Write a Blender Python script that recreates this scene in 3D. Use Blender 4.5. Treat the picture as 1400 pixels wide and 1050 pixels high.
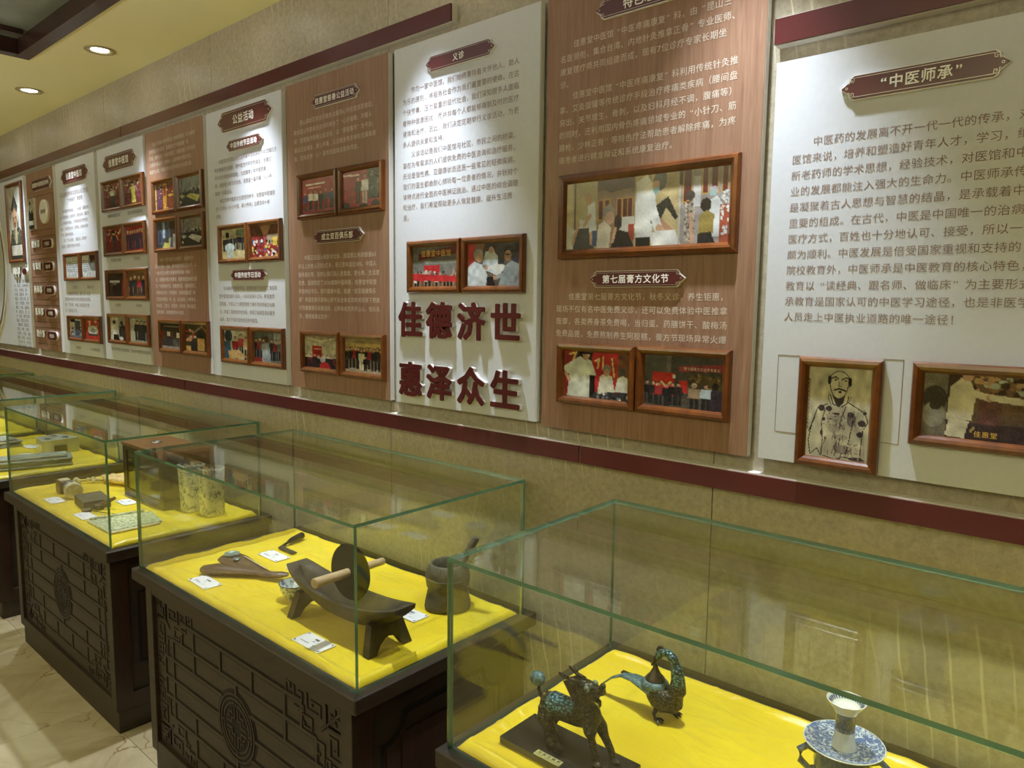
import bpy, math, random
import numpy as np
from math import pi, sin, cos, sqrt, atan2
random.seed(7); rng = np.random.default_rng(5)
for o in list(bpy.data.objects): bpy.data.objects.remove(o)
SC = bpy.context.scene; COL = SC.collection

# ------------------------------------------------------------------ camera (fitted to the photograph)
F, YAW, PITCH, ROLL, H = 997.49, -0.71776, 0.109162, -0.0114699, 1.63
cam_d = bpy.data.cameras.new('camera'); cam = bpy.data.objects.new('camera', cam_d); COL.objects.link(cam)
cam_d.sensor_fit = 'HORIZONTAL'; cam_d.sensor_width = 36.0; cam_d.lens = F/1400*36.0; cam_d.clip_start = 0.02
import mathutils
_f = mathutils.Vector((sin(YAW)*cos(PITCH), cos(YAW)*cos(PITCH), -sin(PITCH)))
_r = mathutils.Vector((cos(YAW), -sin(YAW), 0)); _d = _f.cross(_r)
_r2 = cos(ROLL)*_r + sin(ROLL)*_d; _d2 = -sin(ROLL)*_r + cos(ROLL)*_d
cam.matrix_world = mathutils.Matrix(((_r2.x, -_d2.x, -_f.x, 0), (_r2.y, -_d2.y, -_f.y, 0), (_r2.z, -_d2.z, -_f.z, H), (0, 0, 0, 1)))
SC.camera = cam

# ------------------------------------------------------------------ light and exposure
W = bpy.data.worlds.new('world'); SC.world = W; W.use_nodes = True
W.node_tree.nodes['Background'].inputs[0].default_value = (1.0, 0.93, 0.8, 1)
W.node_tree.nodes['Background'].inputs[1].default_value = 0.004
SC.view_settings.view_transform = 'Standard'; SC.view_settings.look = 'None'
SC.view_settings.exposure = 0.48; SC.view_settings.gamma = 1.0; SC.view_settings.use_curve_mapping = False
cy = SC.cycles
cy.max_bounces = 10; cy.diffuse_bounces = 5; cy.glossy_bounces = 4; cy.transmission_bounces = 8; cy.transparent_max_bounces = 40
cy.sample_clamp_indirect = 6.0; cy.caustics_reflective = False; cy.caustics_refractive = False; cy.use_denoising = True

DL_Y, DL_X0, DL_S = 1.385, -0.70, 1.02          # the row of downlights that washes the wall
WALL_SPOT_W, ROOM_SPOT_W = 114.0, 5.0
def lamp(kind, loc, energy, col=(1, .97, .93), size=.03, angle=None, blend=.9, aim=None, sy=None):
    d = bpy.data.lights.new('lamp', kind); d.energy = energy; d.color = col
    if kind == 'AREA':
        d.size = size
        if sy: d.shape = 'RECTANGLE'; d.size_y = sy
    else: d.shadow_soft_size = size
    if kind == 'SPOT': d.spot_size = angle; d.spot_blend = blend
    o = bpy.data.objects.new('lamp', d); COL.objects.link(o); o.location = loc
    if aim: o.rotation_euler = mathutils.Vector((aim[0]-loc[0], aim[1]-loc[1], aim[2]-loc[2])).to_track_quat('-Z', 'Y').to_euler()
    return o
WALL_LAMPS = [DL_X0 + DL_S*k for k in range(1, -7, -1)]
for x in WALL_LAMPS:
    lamp('SPOT', (x, DL_Y, 2.745), WALL_SPOT_W, (.84, .92, 1.0), .022, math.radians(60), 1.0)
for x in (-5.6, -3.4, -1.2, 1.0):
    lamp('SPOT', (x, -1.1, 2.76), ROOM_SPOT_W, (1.0, .95, .86), .05, math.radians(140), 1.0)
up = lamp('AREA', (-2.6, -1.9, 1.9), 146, (1.0, .99, .94), 7.0, aim=(-2.6, -1.9, 5), sy=1.6)     # added unseen area light that brightens the ceiling, no fitting there
#LIGHTS_END

# ------------------------------------------------------------------ materials
def s2l(c):
    return tuple(((v/255)/12.92 if v/255 <= .04045 else ((v/255+.055)/1.055)**2.4) for v in c)
MATS = {}
def mat(name, col, rough=.5, metal=0., spec=.5, coat=0., emis=None, es=0.):
    m = bpy.data.materials.new(name); m.use_nodes = True
    b = m.node_tree.nodes['Principled BSDF']
    b.inputs['Base Color'].default_value = (*s2l(col), 1); b.inputs['Roughness'].default_value = rough
    b.inputs['Metallic'].default_value = metal; b.inputs['Specular IOR Level'].default_value = spec
    b.inputs['Coat Weight'].default_value = coat; b.inputs['Coat Roughness'].default_value = .12
    if emis: b.inputs['Emission Color'].default_value = (*s2l(emis), 1); b.inputs['Emission Strength'].default_value = es
    MATS[name] = m; return m
def N(m): return m.node_tree.nodes
def L(m, a, b): m.node_tree.links.new(a, b)
def coords(m, scale=(1, 1, 1), rot=(0, 0, 0)):
    t = N(m).new('ShaderNodeTexCoord'); p = N(m).new('ShaderNodeMapping')
    p.inputs['Scale'].default_value = scale; p.inputs['Rotation'].default_value = rot
    L(m, t.outputs['Object'], p.inputs[0]); return p.outputs[0]
def noise(m, vec, scale, detail=4, rough=.6, dist=0.):
    n = N(m).new('ShaderNodeTexNoise'); n.inputs['Scale'].default_value = scale; n.inputs['Detail'].default_value = detail
    n.inputs['Roughness'].default_value = rough; n.inputs['Distortion'].default_value = dist
    L(m, vec, n.inputs['Vector']); return n.outputs['Fac']
def ramp(m, fac, stops):
    r = N(m).new('ShaderNodeValToRGB'); L(m, fac, r.inputs[0]); e = r.color_ramp.elements
    while len(e) > 1: e.remove(e[-1])
    e[0].position = stops[0][0]; e[0].color = (*s2l(stops[0][1]), 1)
    for p, c in stops[1:]: k = e.new(p); k.color = (*s2l(c), 1)
    return r.outputs[0]
def setcol(m, out): L(m, out, N(m)['Principled BSDF'].inputs['Base Color'])
def mixc(m, fac, a, b, mode='MIX'):
    x = N(m).new('ShaderNodeMix'); x.data_type = 'RGBA'; x.blend_type = mode
    if isinstance(fac, float): x.inputs[0].default_value = fac
    else: L(m, fac, x.inputs[0])
    for v, i in ((a, 6), (b, 7)):
        if isinstance(v, tuple): x.inputs[i].default_value = (*s2l(v), 1)
        else: L(m, v, x.inputs[i])
    return x.outputs[2]
def bump(m, fac, strength=.3, dist=.002):
    b = N(m).new('ShaderNodeBump'); b.inputs['Strength'].default_value = strength; b.inputs['Distance'].default_value = dist
    L(m, fac, b.inputs['Height']); L(m, b.outputs[0], N(m)['Principled BSDF'].inputs['Normal'])
def wood(name, a, b, c, scale, rough=.4, coat=.2, stretch=(1, 1, 1), bp=.15):
    m = mat(name, a, rough, coat=coat)
    v = coords(m, stretch); f = noise(m, v, scale, 6, .62, .6)
    f2 = noise(m, v, scale*4, 3, .5)
    col = ramp(m, f, [(.3, a), (.5, b), (.72, c)])
    setcol(m, mixc(m, .25, col, ramp(m, f2, [(.35, a), (.65, c)])))
    bump(m, f2, bp, .001); return m
# stone wall covering
m = mat('stone_wall', (168, 158, 132), .42)
v = coords(m); a = noise(m, v, 3.0, 6, .65, .4); b = noise(m, v, 60, 5, .8)
base = mixc(m, .55, ramp(m, a, [(.3, (152, 143, 124)), (.55, (174, 165, 146)), (.75, (188, 179, 160))]), ramp(m, b, [(.32, (138, 127, 108)), (.55, (176, 168, 148)), (.7, (196, 188, 170))]))
vv = coords(m, (1.6, 1, .55), (0, .5, 0)); vo = N(m).new('ShaderNodeTexVoronoi'); vo.feature = 'DISTANCE_TO_EDGE'; vo.inputs['Scale'].default_value = 1.3
wn = N(m).new('ShaderNodeTexNoise'); wn.inputs['Scale'].default_value = 2.2; wn.inputs['Detail'].default_value = 3; L(m, vv, wn.inputs['Vector'])
ad = N(m).new('ShaderNodeVectorMath'); ad.operation = 'ADD'; L(m, vv, ad.inputs[0]); L(m, wn.outputs['Color'], ad.inputs[1]); L(m, ad.outputs[0], vo.inputs['Vector'])
vein = ramp(m, vo.outputs['Distance'], [(.0, (255, 255, 255)), (.006, (0, 0, 0))])
gate = ramp(m, noise(m, v, 1.1, 2), [(.5, (0, 0, 0)), (.56, (255, 255, 255))])
g2 = mixc(m, 1.0, vein, gate, 'MULTIPLY')
wv = N(m).new('ShaderNodeTexWave'); wv.inputs['Scale'].default_value = 7; wv.inputs['Distortion'].default_value = 5; wv.inputs['Detail'].default_value = 3; wv.inputs['Detail Scale'].default_value = .9
L(m, coords(m, (1, 1, .35), (0, .38, 0)), wv.inputs['Vector'])
ln_ = ramp(m, wv.outputs['Fac'], [(.965, (0, 0, 0)), (.995, (255, 255, 255))]); gt_ = ramp(m, noise(m, coords(m), 1.7, 1), [(.53, (0, 0, 0)), (.60, (255, 255, 255))])
base = mixc(m, mixc(m, 1.0, ln_, gt_, 'MULTIPLY'), base, (206, 199, 176))
setcol(m, mixc(m, g2, base, (184, 175, 150))); bump(m, b, .12, .001)
m = mat('stone_joint', (84, 76, 60), .8)
m = mat('panel_white', (200, 203, 211), .5, spec=.35); setcol(m, mixc(m, .5, ramp(m, noise(m, coords(m), 90, 2), [(.3, (197, 200, 208)), (.7, (204, 207, 214))]), (200, 203, 211)))
m = mat('acrylic_white', (228, 226, 222), .25); bump(m, noise(m, coords(m), 200, 2), .02)
m = wood('panel_wood', (124, 90, 70), (142, 107, 86), (158, 125, 103), 9, .42, .05, (9, 9, .5), .05)
m = mat('maroon', (104, 30, 32), .3, coat=.3); setcol(m, ramp(m, noise(m, coords(m), 3, 2), [(.3, (74, 20, 23)), (.7, (86, 26, 29))]))
m = mat('silver', (200, 190, 176), .3, .7); setcol(m, ramp(m, noise(m, coords(m), 40, 2), [(.3, (190, 180, 166)), (.7, (212, 202, 190))]))
m = mat('letter_white', (240, 238, 232), .45); setcol(m, ramp(m, noise(m, coords(m), 40, 2), [(.3, (236, 234, 228)), (.7, (244, 242, 236))]))
m = mat('print_brown', (158, 138, 132), .6); setcol(m, ramp(m, noise(m, coords(m), 30, 2), [(.3, (134, 112, 104)), (.7, (144, 122, 114))]))
m = mat('print_dark', (62, 58, 52), .6); setcol(m, ramp(m, noise(m, coords(m), 30, 2), [(.3, (58, 54, 48)), (.7, (68, 64, 58))]))
m = mat('print_cream', (208, 196, 182), .6); setcol(m, ramp(m, noise(m, coords(m), 30, 2), [(.3, (203, 190, 176)), (.7, (213, 201, 188))]))
m = mat('print_gold', (222, 180, 84), .5); setcol(m, ramp(m, noise(m, coords(m), 30, 2), [(.3, (214, 170, 74)), (.7, (230, 190, 98))]))
wood('frame_wood', (78, 39, 13), (98, 52, 18), (126, 72, 28), 14, .28, .5, (1, 1, 1))
wood('cabinet_wood', (36, 26, 16), (46, 34, 21), (58, 44, 28), 9, .55, .06, (1, 1, 5))
wood('cabinet_wood_red', (36, 20, 13), (48, 28, 17), (60, 36, 22), 9, .45, .15, (6, 6, .7))
wood('coffer_wood', (38, 20, 15), (52, 28, 20), (66, 38, 27), 6, .4, .3, (1, 5, 1))
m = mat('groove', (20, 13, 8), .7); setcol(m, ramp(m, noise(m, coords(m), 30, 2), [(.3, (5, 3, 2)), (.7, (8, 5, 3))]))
m = mat('ceiling_paint', (224, 216, 160), .85)
setcol(m, ramp(m, noise(m, coords(m), 1.5, 3), [(.3, (238, 232, 184)), (.7, (243, 238, 194))]))
m = mat('room_paint', (112, 98, 76), .8); setcol(m, ramp(m, noise(m, coords(m), 1.5, 3), [(.3, (106, 92, 70)), (.7, (118, 104, 82))]))
m = mat('coffer_glass', (120, 128, 118), .25); setcol(m, ramp(m, noise(m, coords(m), 4, 3), [(.3, (112, 120, 110)), (.7, (128, 136, 126))]))
# marble floor tile
m = mat('marble_tile', (190, 178, 148), .16)
v = coords(m); a = noise(m, v, 2.5, 7, .6, .8)
base = ramp(m, a, [(.28, (162, 147, 116)), (.5, (190, 177, 146)), (.72, (206, 196, 168))])
vo = N(m).new('ShaderNodeTexVoronoi'); vo.feature = 'DISTANCE_TO_EDGE'; vo.inputs['Scale'].default_value = 2.6
wn = N(m).new('ShaderNodeTexNoise'); wn.inputs['Scale'].default_value = 3; wn.inputs['Detail'].default_value = 5; L(m, v, wn.inputs['Vector'])
ad = N(m).new('ShaderNodeVectorMath'); ad.operation = 'MULTIPLY_ADD'; L(m, wn.outputs['Color'], ad.inputs[0]); ad.inputs[1].default_value = (.5, .5, .5); L(m, v, ad.inputs[2]); L(m, ad.outputs[0], vo.inputs['Vector'])
vein = ramp(m, vo.outputs['Distance'], [(.0, (255, 255, 255)), (.012, (0, 0, 0))])
gate = ramp(m, noise(m, v, 4, 2), [(.42, (0, 0, 0)), (.6, (255, 255, 255))])
setcol(m, mixc(m, mixc(m, 1.0, vein, gate, 'MULTIPLY'), base, (126, 92, 58)))
m = mat('tile_joint', (112, 100, 78), .8); setcol(m, ramp(m, noise(m, coords(m), 30, 2), [(.3, (106, 94, 72)), (.7, (118, 106, 84))]))
# yellow satin
m = mat('yellow_satin', (236, 206, 24), .34, spec=.6)
N(m)['Principled BSDF'].inputs['Sheen Weight'].default_value = .25
v = coords(m); a = noise(m, v, 5, 5, .6, .5); b = noise(m, coords(m, (1, 2.2, 1), (0, 0, .5)), 5, 2, .5, 1.5)
setcol(m, ramp(m, a, [(.3, (230, 196, 16)), (.7, (242, 214, 34))])); bump(m, b, .8, .008)
# glass: clear sheet that reflects by angle, same on both faces, and lets light straight through
def glassmat(name, tint, refl=.92, r0=.045, rough=.0):
    m = bpy.data.materials.new(name); m.use_nodes = True; n = m.node_tree.nodes; n.clear()
    out = n.new('ShaderNodeOutputMaterial'); mx = n.new('ShaderNodeMixShader'); t = n.new('ShaderNodeBsdfTransparent'); g = n.new('ShaderNodeBsdfGlossy')
    t.inputs[0].default_value = (*tint, 1); g.inputs[0].default_value = (refl, refl, refl, 1); g.inputs['Roughness'].default_value = rough
    lw = n.new('ShaderNodeLayerWeight'); lw.inputs[0].default_value = .5
    p = n.new('ShaderNodeMath'); p.operation = 'POWER'; p.inputs[1].default_value = 5
    q = n.new('ShaderNodeMath'); q.operation = 'MULTIPLY_ADD'; q.inputs[1].default_value = 1-r0; q.inputs[2].default_value = r0
    L(m, lw.outputs['Facing'], p.inputs[0]); L(m, p.outputs[0], q.inputs[0]); L(m, q.outputs[0], mx.inputs[0])
    L(m, t.outputs[0], mx.inputs[1]); L(m, g.outputs[0], mx.inputs[2]); L(m, mx.outputs[0], out.inputs[0])
    MATS[name] = m; return m
glassmat('clear_glass', (.975, .99, .97))
m = mat('glass_edge', (78, 128, 96), .15, spec=.8)
N(m)['Principled BSDF'].inputs['Transmission Weight'].default_value = .35
setcol(m, ramp(m, noise(m, coords(m), 8, 2), [(.3, (76, 122, 100)), (.7, (98, 146, 120))]))
# things in the cases
m = mat('old_iron', (74, 66, 54), .55, .35); v = coords(m); a = noise(m, v, 28, 6, .7); setcol(m, ramp(m, a, [(.3, (56, 49, 39)), (.55, (78, 69, 56)), (.75, (98, 86, 68))])); bump(m, a, .3, .002)
m = mat('dark_iron', (40, 37, 33), .42, .6); a = noise(m, coords(m), 40, 5, .7); setcol(m, ramp(m, a, [(.3, (30, 28, 25)), (.7, (52, 48, 42))])); bump(m, a, .2, .001)
m = mat('grey_stone', (112, 102, 84), .75); a = noise(m, coords(m), 60, 6, .75); setcol(m, ramp(m, a, [(.3, (70, 63, 48)), (.55, (94, 86, 68)), (.75, (116, 106, 86))])); bump(m, a, .5, .002)
wood('pale_wood', (180, 148, 108), (202, 172, 132), (216, 190, 152), 20, .55, .0, (6, 1, 6))
wood('dark_wood', (70, 50, 34), (98, 72, 50), (120, 92, 66), 18, .42, .2, (1, 4, 4))
wood('box_wood', (98, 62, 38), (114, 74, 46), (126, 84, 54), 10, .35, .3, (1, 4, 1))
m = mat('black_lacquer', (34, 30, 28), .22, coat=.4); setcol(m, ramp(m, noise(m, coords(m), 12, 2), [(.3, (30, 26, 24)), (.7, (40, 36, 33))]))
m = mat('porcelain', (222, 222, 206), .18, coat=.5); setcol(m, ramp(m, noise(m, coords(m), 14, 3), [(.3, (214, 214, 196)), (.7, (228, 228, 214))]))
def bluewhite(name, scale, lo, hi, white=(218, 220, 212), blue=(58, 76, 118)):
    m = mat(name, white, .18, coat=.5); v = coords(m)
    a = noise(m, v, scale, 4, .7, 1.5); b = noise(m, v, scale*2.4, 3, .6)
    msk = ramp(m, a, [(lo, (0, 0, 0)), (hi, (255, 255, 255))])
    setcol(m, mixc(m, msk, white, mixc(m, b, blue, (112, 130, 160)))); return m
bluewhite('porcelain_blue', 60, .5, .56)
bluewhite('porcelain_dense', 110, .42, .5, (200, 205, 200), (66, 86, 128))
bluewhite('porcelain_dark', 90, .36, .44, (150, 148, 124), (44, 46, 50))
bluewhite('porcelain_scene', 30, .50, .60, (226, 224, 198), (96, 92, 66))
m = mat('white_card', (238, 234, 236), .5); setcol(m, ramp(m, noise(m, coords(m), 30, 2), [(.3, (234, 230, 233)), (.7, (241, 238, 240))]))
m = mat('brass_plate', (206, 198, 128), .45, .2); setcol(m, ramp(m, noise(m, coords(m), 60, 2), [(.3, (198, 190, 120)), (.7, (212, 205, 140))]))
m = mat('chrome', (196, 198, 200), .18, .95); bump(m, noise(m, coords(m), 60, 2), .05)
m = mat('tin_plate', (150, 166, 160), .35, .6); a = noise(m, coords(m), 60, 3); setcol(m, ramp(m, a, [(.3, (110, 128, 122)), (.7, (176, 190, 184))]))
# patinated bronze with scales
def scalemat(name, lo, hi, headcut):
    m = mat(name, (70, 62, 48), .36, .5)
    v = coords(m, (1, 1, 1.25)); vo = N(m).new('ShaderNodeTexVoronoi'); vo.inputs['Scale'].default_value = 190; L(m, v, vo.inputs['Vector'])
    f = ramp(m, vo.outputs['Distance'], [(.3, (255, 255, 255)), (.6, (0, 0, 0))])
    sx_ = N(m).new('ShaderNodeSeparateXYZ'); L(m, coords(m), sx_.inputs[0]); mr = N(m).new('ShaderNodeMapRange')
    for k, q in ((1, .02), (2, .11), (3, lo), (4, hi)): mr.inputs[k].default_value = q
    L(m, sx_.outputs[2], mr.inputs[0])
    ma_ = N(m).new('ShaderNodeMath'); L(m, noise(m, coords(m), 22, 3, .5), ma_.inputs[0]); L(m, mr.outputs[0], ma_.inputs[1]); o = ma_.outputs[0]
    if headcut:
        m2 = N(m).new('ShaderNodeMapRange'); L(m, sx_.outputs[0], m2.inputs[0])
        for k, q in ((1, .012), (2, .034), (3, 0), (4, -.5)): m2.inputs[k].default_value = q
        m3 = N(m).new('ShaderNodeMath'); L(m, o, m3.inputs[0]); L(m, m2.outputs[0], m3.inputs[1]); o = m3.outputs[0]
    pat = ramp(m, o, [(.48, (0, 0, 0)), (.62, (255, 255, 255))])
    setcol(m, mixc(m, f, mixc(m, pat, (36, 33, 24), (36, 58, 62)), mixc(m, pat, (84, 80, 56), (112, 158, 164)))); bump(m, vo.outputs['Distance'], .8, .002)
scalemat('bronze_scale', -.24, .12, False); scalemat('bronze_beast', -.20, .16, True)
m = mat('bronze_dark', (52, 42, 34), .28, .7); a = noise(m, coords(m), 80, 3); setcol(m, ramp(m, a, [(.35, (44, 34, 28)), (.6, (66, 56, 46)), (.75, (96, 120, 116))]))
m = mat('patina', (104, 146, 144), .5, .3); a = noise(m, coords(m), 160, 4, .7); setcol(m, ramp(m, a, [(.3, (52, 66, 66)), (.5, (88, 114, 114)), (.7, (134, 160, 156))])); bump(m, a, .5, .001)
m = mat('grey_cloth', (148, 150, 138), .7); a = noise(m, coords(m, (1, 1, 4)), 24, 5, .7, 1.); setcol(m, ramp(m, a, [(.3, (104, 108, 104)), (.5, (146, 148, 138)), (.7, (176, 176, 160))])); bump(m, a, .4, .004)
m = mat('bead_paper', (168, 170, 128), .7); vo = N(m).new('ShaderNodeTexVoronoi'); vo.inputs['Scale'].default_value = 110; L(m, coords(m), vo.inputs['Vector'])
setcol(m, ramp(m, vo.outputs['Distance'], [(.15, (104, 104, 74)), (.4, (158, 162, 118)), (.7, (200, 202, 168))])); bump(m, vo.outputs['Distance'], .5, .002)
m = mat('inkstone', (88, 82, 58), .6); a = noise(m, coords(m), 40, 5); setcol(m, ramp(m, a, [(.3, (76, 70, 48)), (.7, (102, 96, 68))]))
m = mat('bone', (206, 196, 150), .6); a = noise(m, coords(m), 50, 4); setcol(m, ramp(m, a, [(.3, (176, 160, 112)), (.6, (216, 206, 164))]))
m = mat('fungus', (214, 186, 128), .7); a = noise(m, coords(m), 50, 5, .7); setcol(m, ramp(m, a, [(.35, (176, 120, 84)), (.5, (216, 186, 128)), (.7, (232, 210, 150))])); bump(m, a, .5, .003)
m = mat('lens_glow', (255, 250, 238), .4, emis=(255, 250, 240), es=14)
m = mat('fixture_white', (170, 160, 118), .4); bump(m, noise(m, coords(m), 60, 2), .03)
m = mat('photo_print', (128, 128, 128), .22, coat=.25)
at_ = N(m).new('ShaderNodeAttribute'); at_.attribute_name = 'Col'; setcol(m, at_.outputs['Color'])

# ------------------------------------------------------------------ mesh helpers
class MB:
    def __init__(s): s.v = []; s.f = []; s.m = []
    def add(s, vs, fs, mi=0):
        o = len(s.v); s.v += [tuple(p) for p in vs]; s.f += [tuple(i+o for i in f) for f in fs]
        s.m += (mi if isinstance(mi, list) else [mi]*len(fs)); return s
    def box(s, x0, x1, y0, y1, z0, z1, mi=0, bev=0.):
        if bev > 0:
            b = min(bev, (x1-x0)/2.01, (y1-y0)/2.01, (z1-z0)/2.01)
            pts = []
            for z, i in ((z0, b), (z0+b, 0), (z1-b, 0), (z1, b)):
                pts += [(x0+i+ (b if i == 0 else 0), y0+i, z), (x1-i-(b if i == 0 else 0), y0+i, z), (x1-i, y0+i+(b if i == 0 else 0), z), (x1-i, y1-i-(b if i == 0 else 0), z),
                        (x1-i-(b if i == 0 else 0), y1-i, z), (x0+i+(b if i == 0 else 0), y1-i, z), (x0+i, y1-i-(b if i == 0 else 0), z), (x0+i, y0+i+(b if i == 0 else 0), z)]
            fs = [tuple(range(7, -1, -1)), tuple(range(24, 32))]
            for r in range(3):
                for k in range(8): fs.append((r*8+k, r*8+(k+1) % 8, r*8+8+(k+1) % 8, r*8+8+k))
            return s.add(pts, fs, mi)
        vs = [(x0,y0,z0),(x1,y0,z0),(x1,y1,z0),(x0,y1,z0),(x0,y0,z1),(x1,y0,z1),(x1,y1,z1),(x0,y1,z1)]
        return s.add(vs, [(0,3,2,1),(4,5,6,7),(0,1,5,4),(1,2,6,5),(2,3,7,6),(3,0,4,7)], mi)
    def loft(s, rings, closed=True, cap=True, mi=0):
        n = len(rings[0]); vs = [p for r in rings for p in r]; fs = []
        for i in range(len(rings)-1):
            for k in range(n if closed else n-1):
                a = i*n+k; b = i*n+(k+1) % n; fs.append((a, b, b+n, a+n))
        if cap: fs.append(tuple(range(n-1, -1, -1))); fs.append(tuple(range((len(rings)-1)*n, len(rings)*n)))
        return s.add(vs, fs, mi)
    def lathe(s, prof, c=(0, 0, 0), seg=32, axis='z', mi=0, sx=1., sy=1.):
        vs = []; n = len(prof)
        for k in range(seg):
            a = 2*pi*k/seg
            for r, h in prof:
                p = (r*cos(a)*sx, r*sin(a)*sy, h)
                if axis == 'y': p = (p[0], p[2], p[1])
                if axis == 'x': p = (p[2], p[0], p[1])
                vs.append((p[0]+c[0], p[1]+c[1], p[2]+c[2]))
        fs = []
        for k in range(seg):
            for i in range(n-1):
                a = k*n+i; b = ((k+1) % seg)*n+i
                q = [a, b, b+1, a+1]
                if prof[i][0] < 1e-7: q = [a, b+1, a+1]
                elif prof[i+1][0] < 1e-7: q = [a, b, a+1]
                fs.append(tuple(q) if axis != 'y' else tuple(q[::-1]))
        return s.add(vs, fs, mi)
    def tube(s, path, rad, seg=12, flat=1., mi=0, up=(0, 0, 1)):
        P = [mathutils.Vector(p) for p in path]; n = len(P)
        if not isinstance(rad, (list, tuple)): rad = [rad]*n
        rings = []
        for i in range(n):
            t = (P[min(i+1, n-1)]-P[max(i-1, 0)]).normalized(); u = mathutils.Vector(up)
            if abs(t.dot(u)) > .95: u = mathutils.Vector((0, 1, 0))
            a = t.cross(u).normalized(); b = a.cross(t).normalized()
            rings.append([tuple(P[i]+rad[i]*(cos(2*pi*k/seg)*a+flat*sin(2*pi*k/seg)*b)) for k in range(seg)])
        return s.loft(rings, mi=mi)
    def ell(s, c, r, seg=20, rings=12, mi=0):
        return s.lathe([(sin(pi*i/rings)*1., -cos(pi*i/rings)*1.) for i in range(rings+1)], seg=seg, mi=mi) if False else s._ell(c, r, seg, rings, mi)
    def _ell(s, c, r, seg, rn, mi):
        vs = [(c[0], c[1], c[2]-r[2])]; fs = []
        for i in range(1, rn):
            a = pi*i/rn
            for k in range(seg):
                t = 2*pi*k/seg; vs.append((c[0]+r[0]*sin(a)*cos(t), c[1]+r[1]*sin(a)*sin(t), c[2]-r[2]*cos(a)))
        vs.append((c[0], c[1], c[2]+r[2]))
        for k in range(seg):
            fs.append((0, 1+(k+1) % seg, 1+k)); b = 1+(rn-2)*seg
            fs.append((b+k, b+(k+1) % seg, len(vs)-1))
            for i in range(rn-2):
                a = 1+i*seg; fs.append((a+k, a+(k+1) % seg, a+seg+(k+1) % seg, a+seg+k))
        return s.add(vs, fs, mi)
    def prism(s, poly, f0, f1, mi=0, side=None):
        """poly: list of 2-D points (counter-clockwise seen from f1's side); f0/f1 map 2-D to 3-D for the back and the front"""
        n = len(poly); vs = [f0(*p) for p in poly]+[f1(*p) for p in poly]
        fs = [tuple(range(n-1, -1, -1)), tuple(range(n, 2*n))]+[(k, (k+1) % n, n+(k+1) % n, n+k) for k in range(n)]
        return s.add(vs, fs, [mi, mi]+[mi if side is None else side]*n)
    def ribbon(s, pts, w, g, h0, h1, closed=False, mi=0):
        """flat strip of width w along 2-D pts, g(u,v,h) maps to 3-D, from height h0 to h1"""
        n = len(pts); Lf = []; Rt = []
        for i in range(n):
            p = pts[i]
            a = pts[(i-1) % n] if (closed or i > 0) else None; b = pts[(i+1) % n] if (closed or i < n-1) else None
            d1 = None if a is None else (p[0]-a[0], p[1]-a[1]); d2 = None if b is None else (b[0]-p[0], b[1]-p[1])
            if d1 is None: d1 = d2
            if d2 is None: d2 = d1
            l1 = math.hypot(*d1) or 1; l2 = math.hypot(*d2) or 1
            n1 = (-d1[1]/l1, d1[0]/l1); n2 = (-d2[1]/l2, d2[0]/l2)
            mx, my = n1[0]+n2[0], n1[1]+n2[1]; ml = math.hypot(mx, my) or 1; mx /= ml; my /= ml
            k = w/2/max(.35, mx*n1[0]+my*n1[1])
            Lf.append((p[0]+mx*k, p[1]+my*k)); Rt.append((p[0]-mx*k, p[1]-my*k))
        vs = []
        for i in range(n): vs += [g(*Lf[i], h0), g(*Rt[i], h0), g(*Rt[i], h1), g(*Lf[i], h1)]
        fs = []
        for i in range(n if closed else n-1):
            a = 4*i; b = 4*((i+1) % n)
            for k in range(4): fs.append((a+k, a+(k+1) % 4, b+(k+1) % 4, b+k))
        if not closed: fs += [(0, 3, 2, 1), (4*n-4, 4*n-3, 4*n-2, 4*n-1)]
        return s.add(vs, fs, mi)
    def build(s, name, mats, parent=None, smooth=False, world=True, remesh=0, wn=False):
        if isinstance(mats, str): mats = [mats]
        me = bpy.data.meshes.new(name); v = s.v
        if parent is not None and world:
            q = parent
            while q.parent: q = q.parent
            o = q.location; v = [(p[0]-o[0], p[1]-o[1], p[2]-o[2]) for p in v]
        me.from_pydata(v, [], s.f); me.validate()
        for k in mats: me.materials.append(MATS[k])
        if len(mats) > 1 and len(me.polygons) == len(s.m): me.polygons.foreach_set('material_index', s.m)
        ob = bpy.data.objects.new(name, me); COL.objects.link(ob)
        import bmesh
        bm = bmesh.new(); bm.from_mesh(me); bmesh.ops.recalc_face_normals(bm, faces=bm.faces); bm.to_mesh(me); bm.free()
        if parent is not None: ob.parent = parent
        if remesh:
            md = ob.modifiers.new('r', 'REMESH'); md.mode = 'VOXEL'; md.voxel_size = remesh
            ms = ob.modifiers.new('s', 'SMOOTH'); ms.iterations = 4; ms.factor = .6
            dg = bpy.context.evaluated_depsgraph_get(); nm = bpy.data.meshes.new_from_object(ob.evaluated_get(dg))
            ob.modifiers.clear(); ob.data = nm; me = nm; me.materials.clear(); me.materials.append(MATS[mats[0]]); smooth = True
        if smooth:
            me.polygons.foreach_set('use_smooth', [True]*len(me.polygons))
            if smooth == 'auto':
                try: me.set_sharp_from_angle(angle=math.radians(35))
                except Exception: pass
        return ob
def tag(o, label=None, cat=None, group=None, kind=None):
    if label: o['label'] = label
    if cat: o['category'] = cat
    if group: o['group'] = group
    if kind: o['kind'] = kind
    return o
def thing(name, loc, label, cat, group=None, rz=0):
    o = bpy.data.objects.new(name, None); o.empty_display_size = .05; COL.objects.link(o); o.location = loc; o.rotation_euler = (0, 0, rz)
    return tag(o, label, cat, group)
def kid(name, me, parent):
    o = bpy.data.objects.new(name, me); COL.objects.link(o); o.parent = parent; return o

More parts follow.
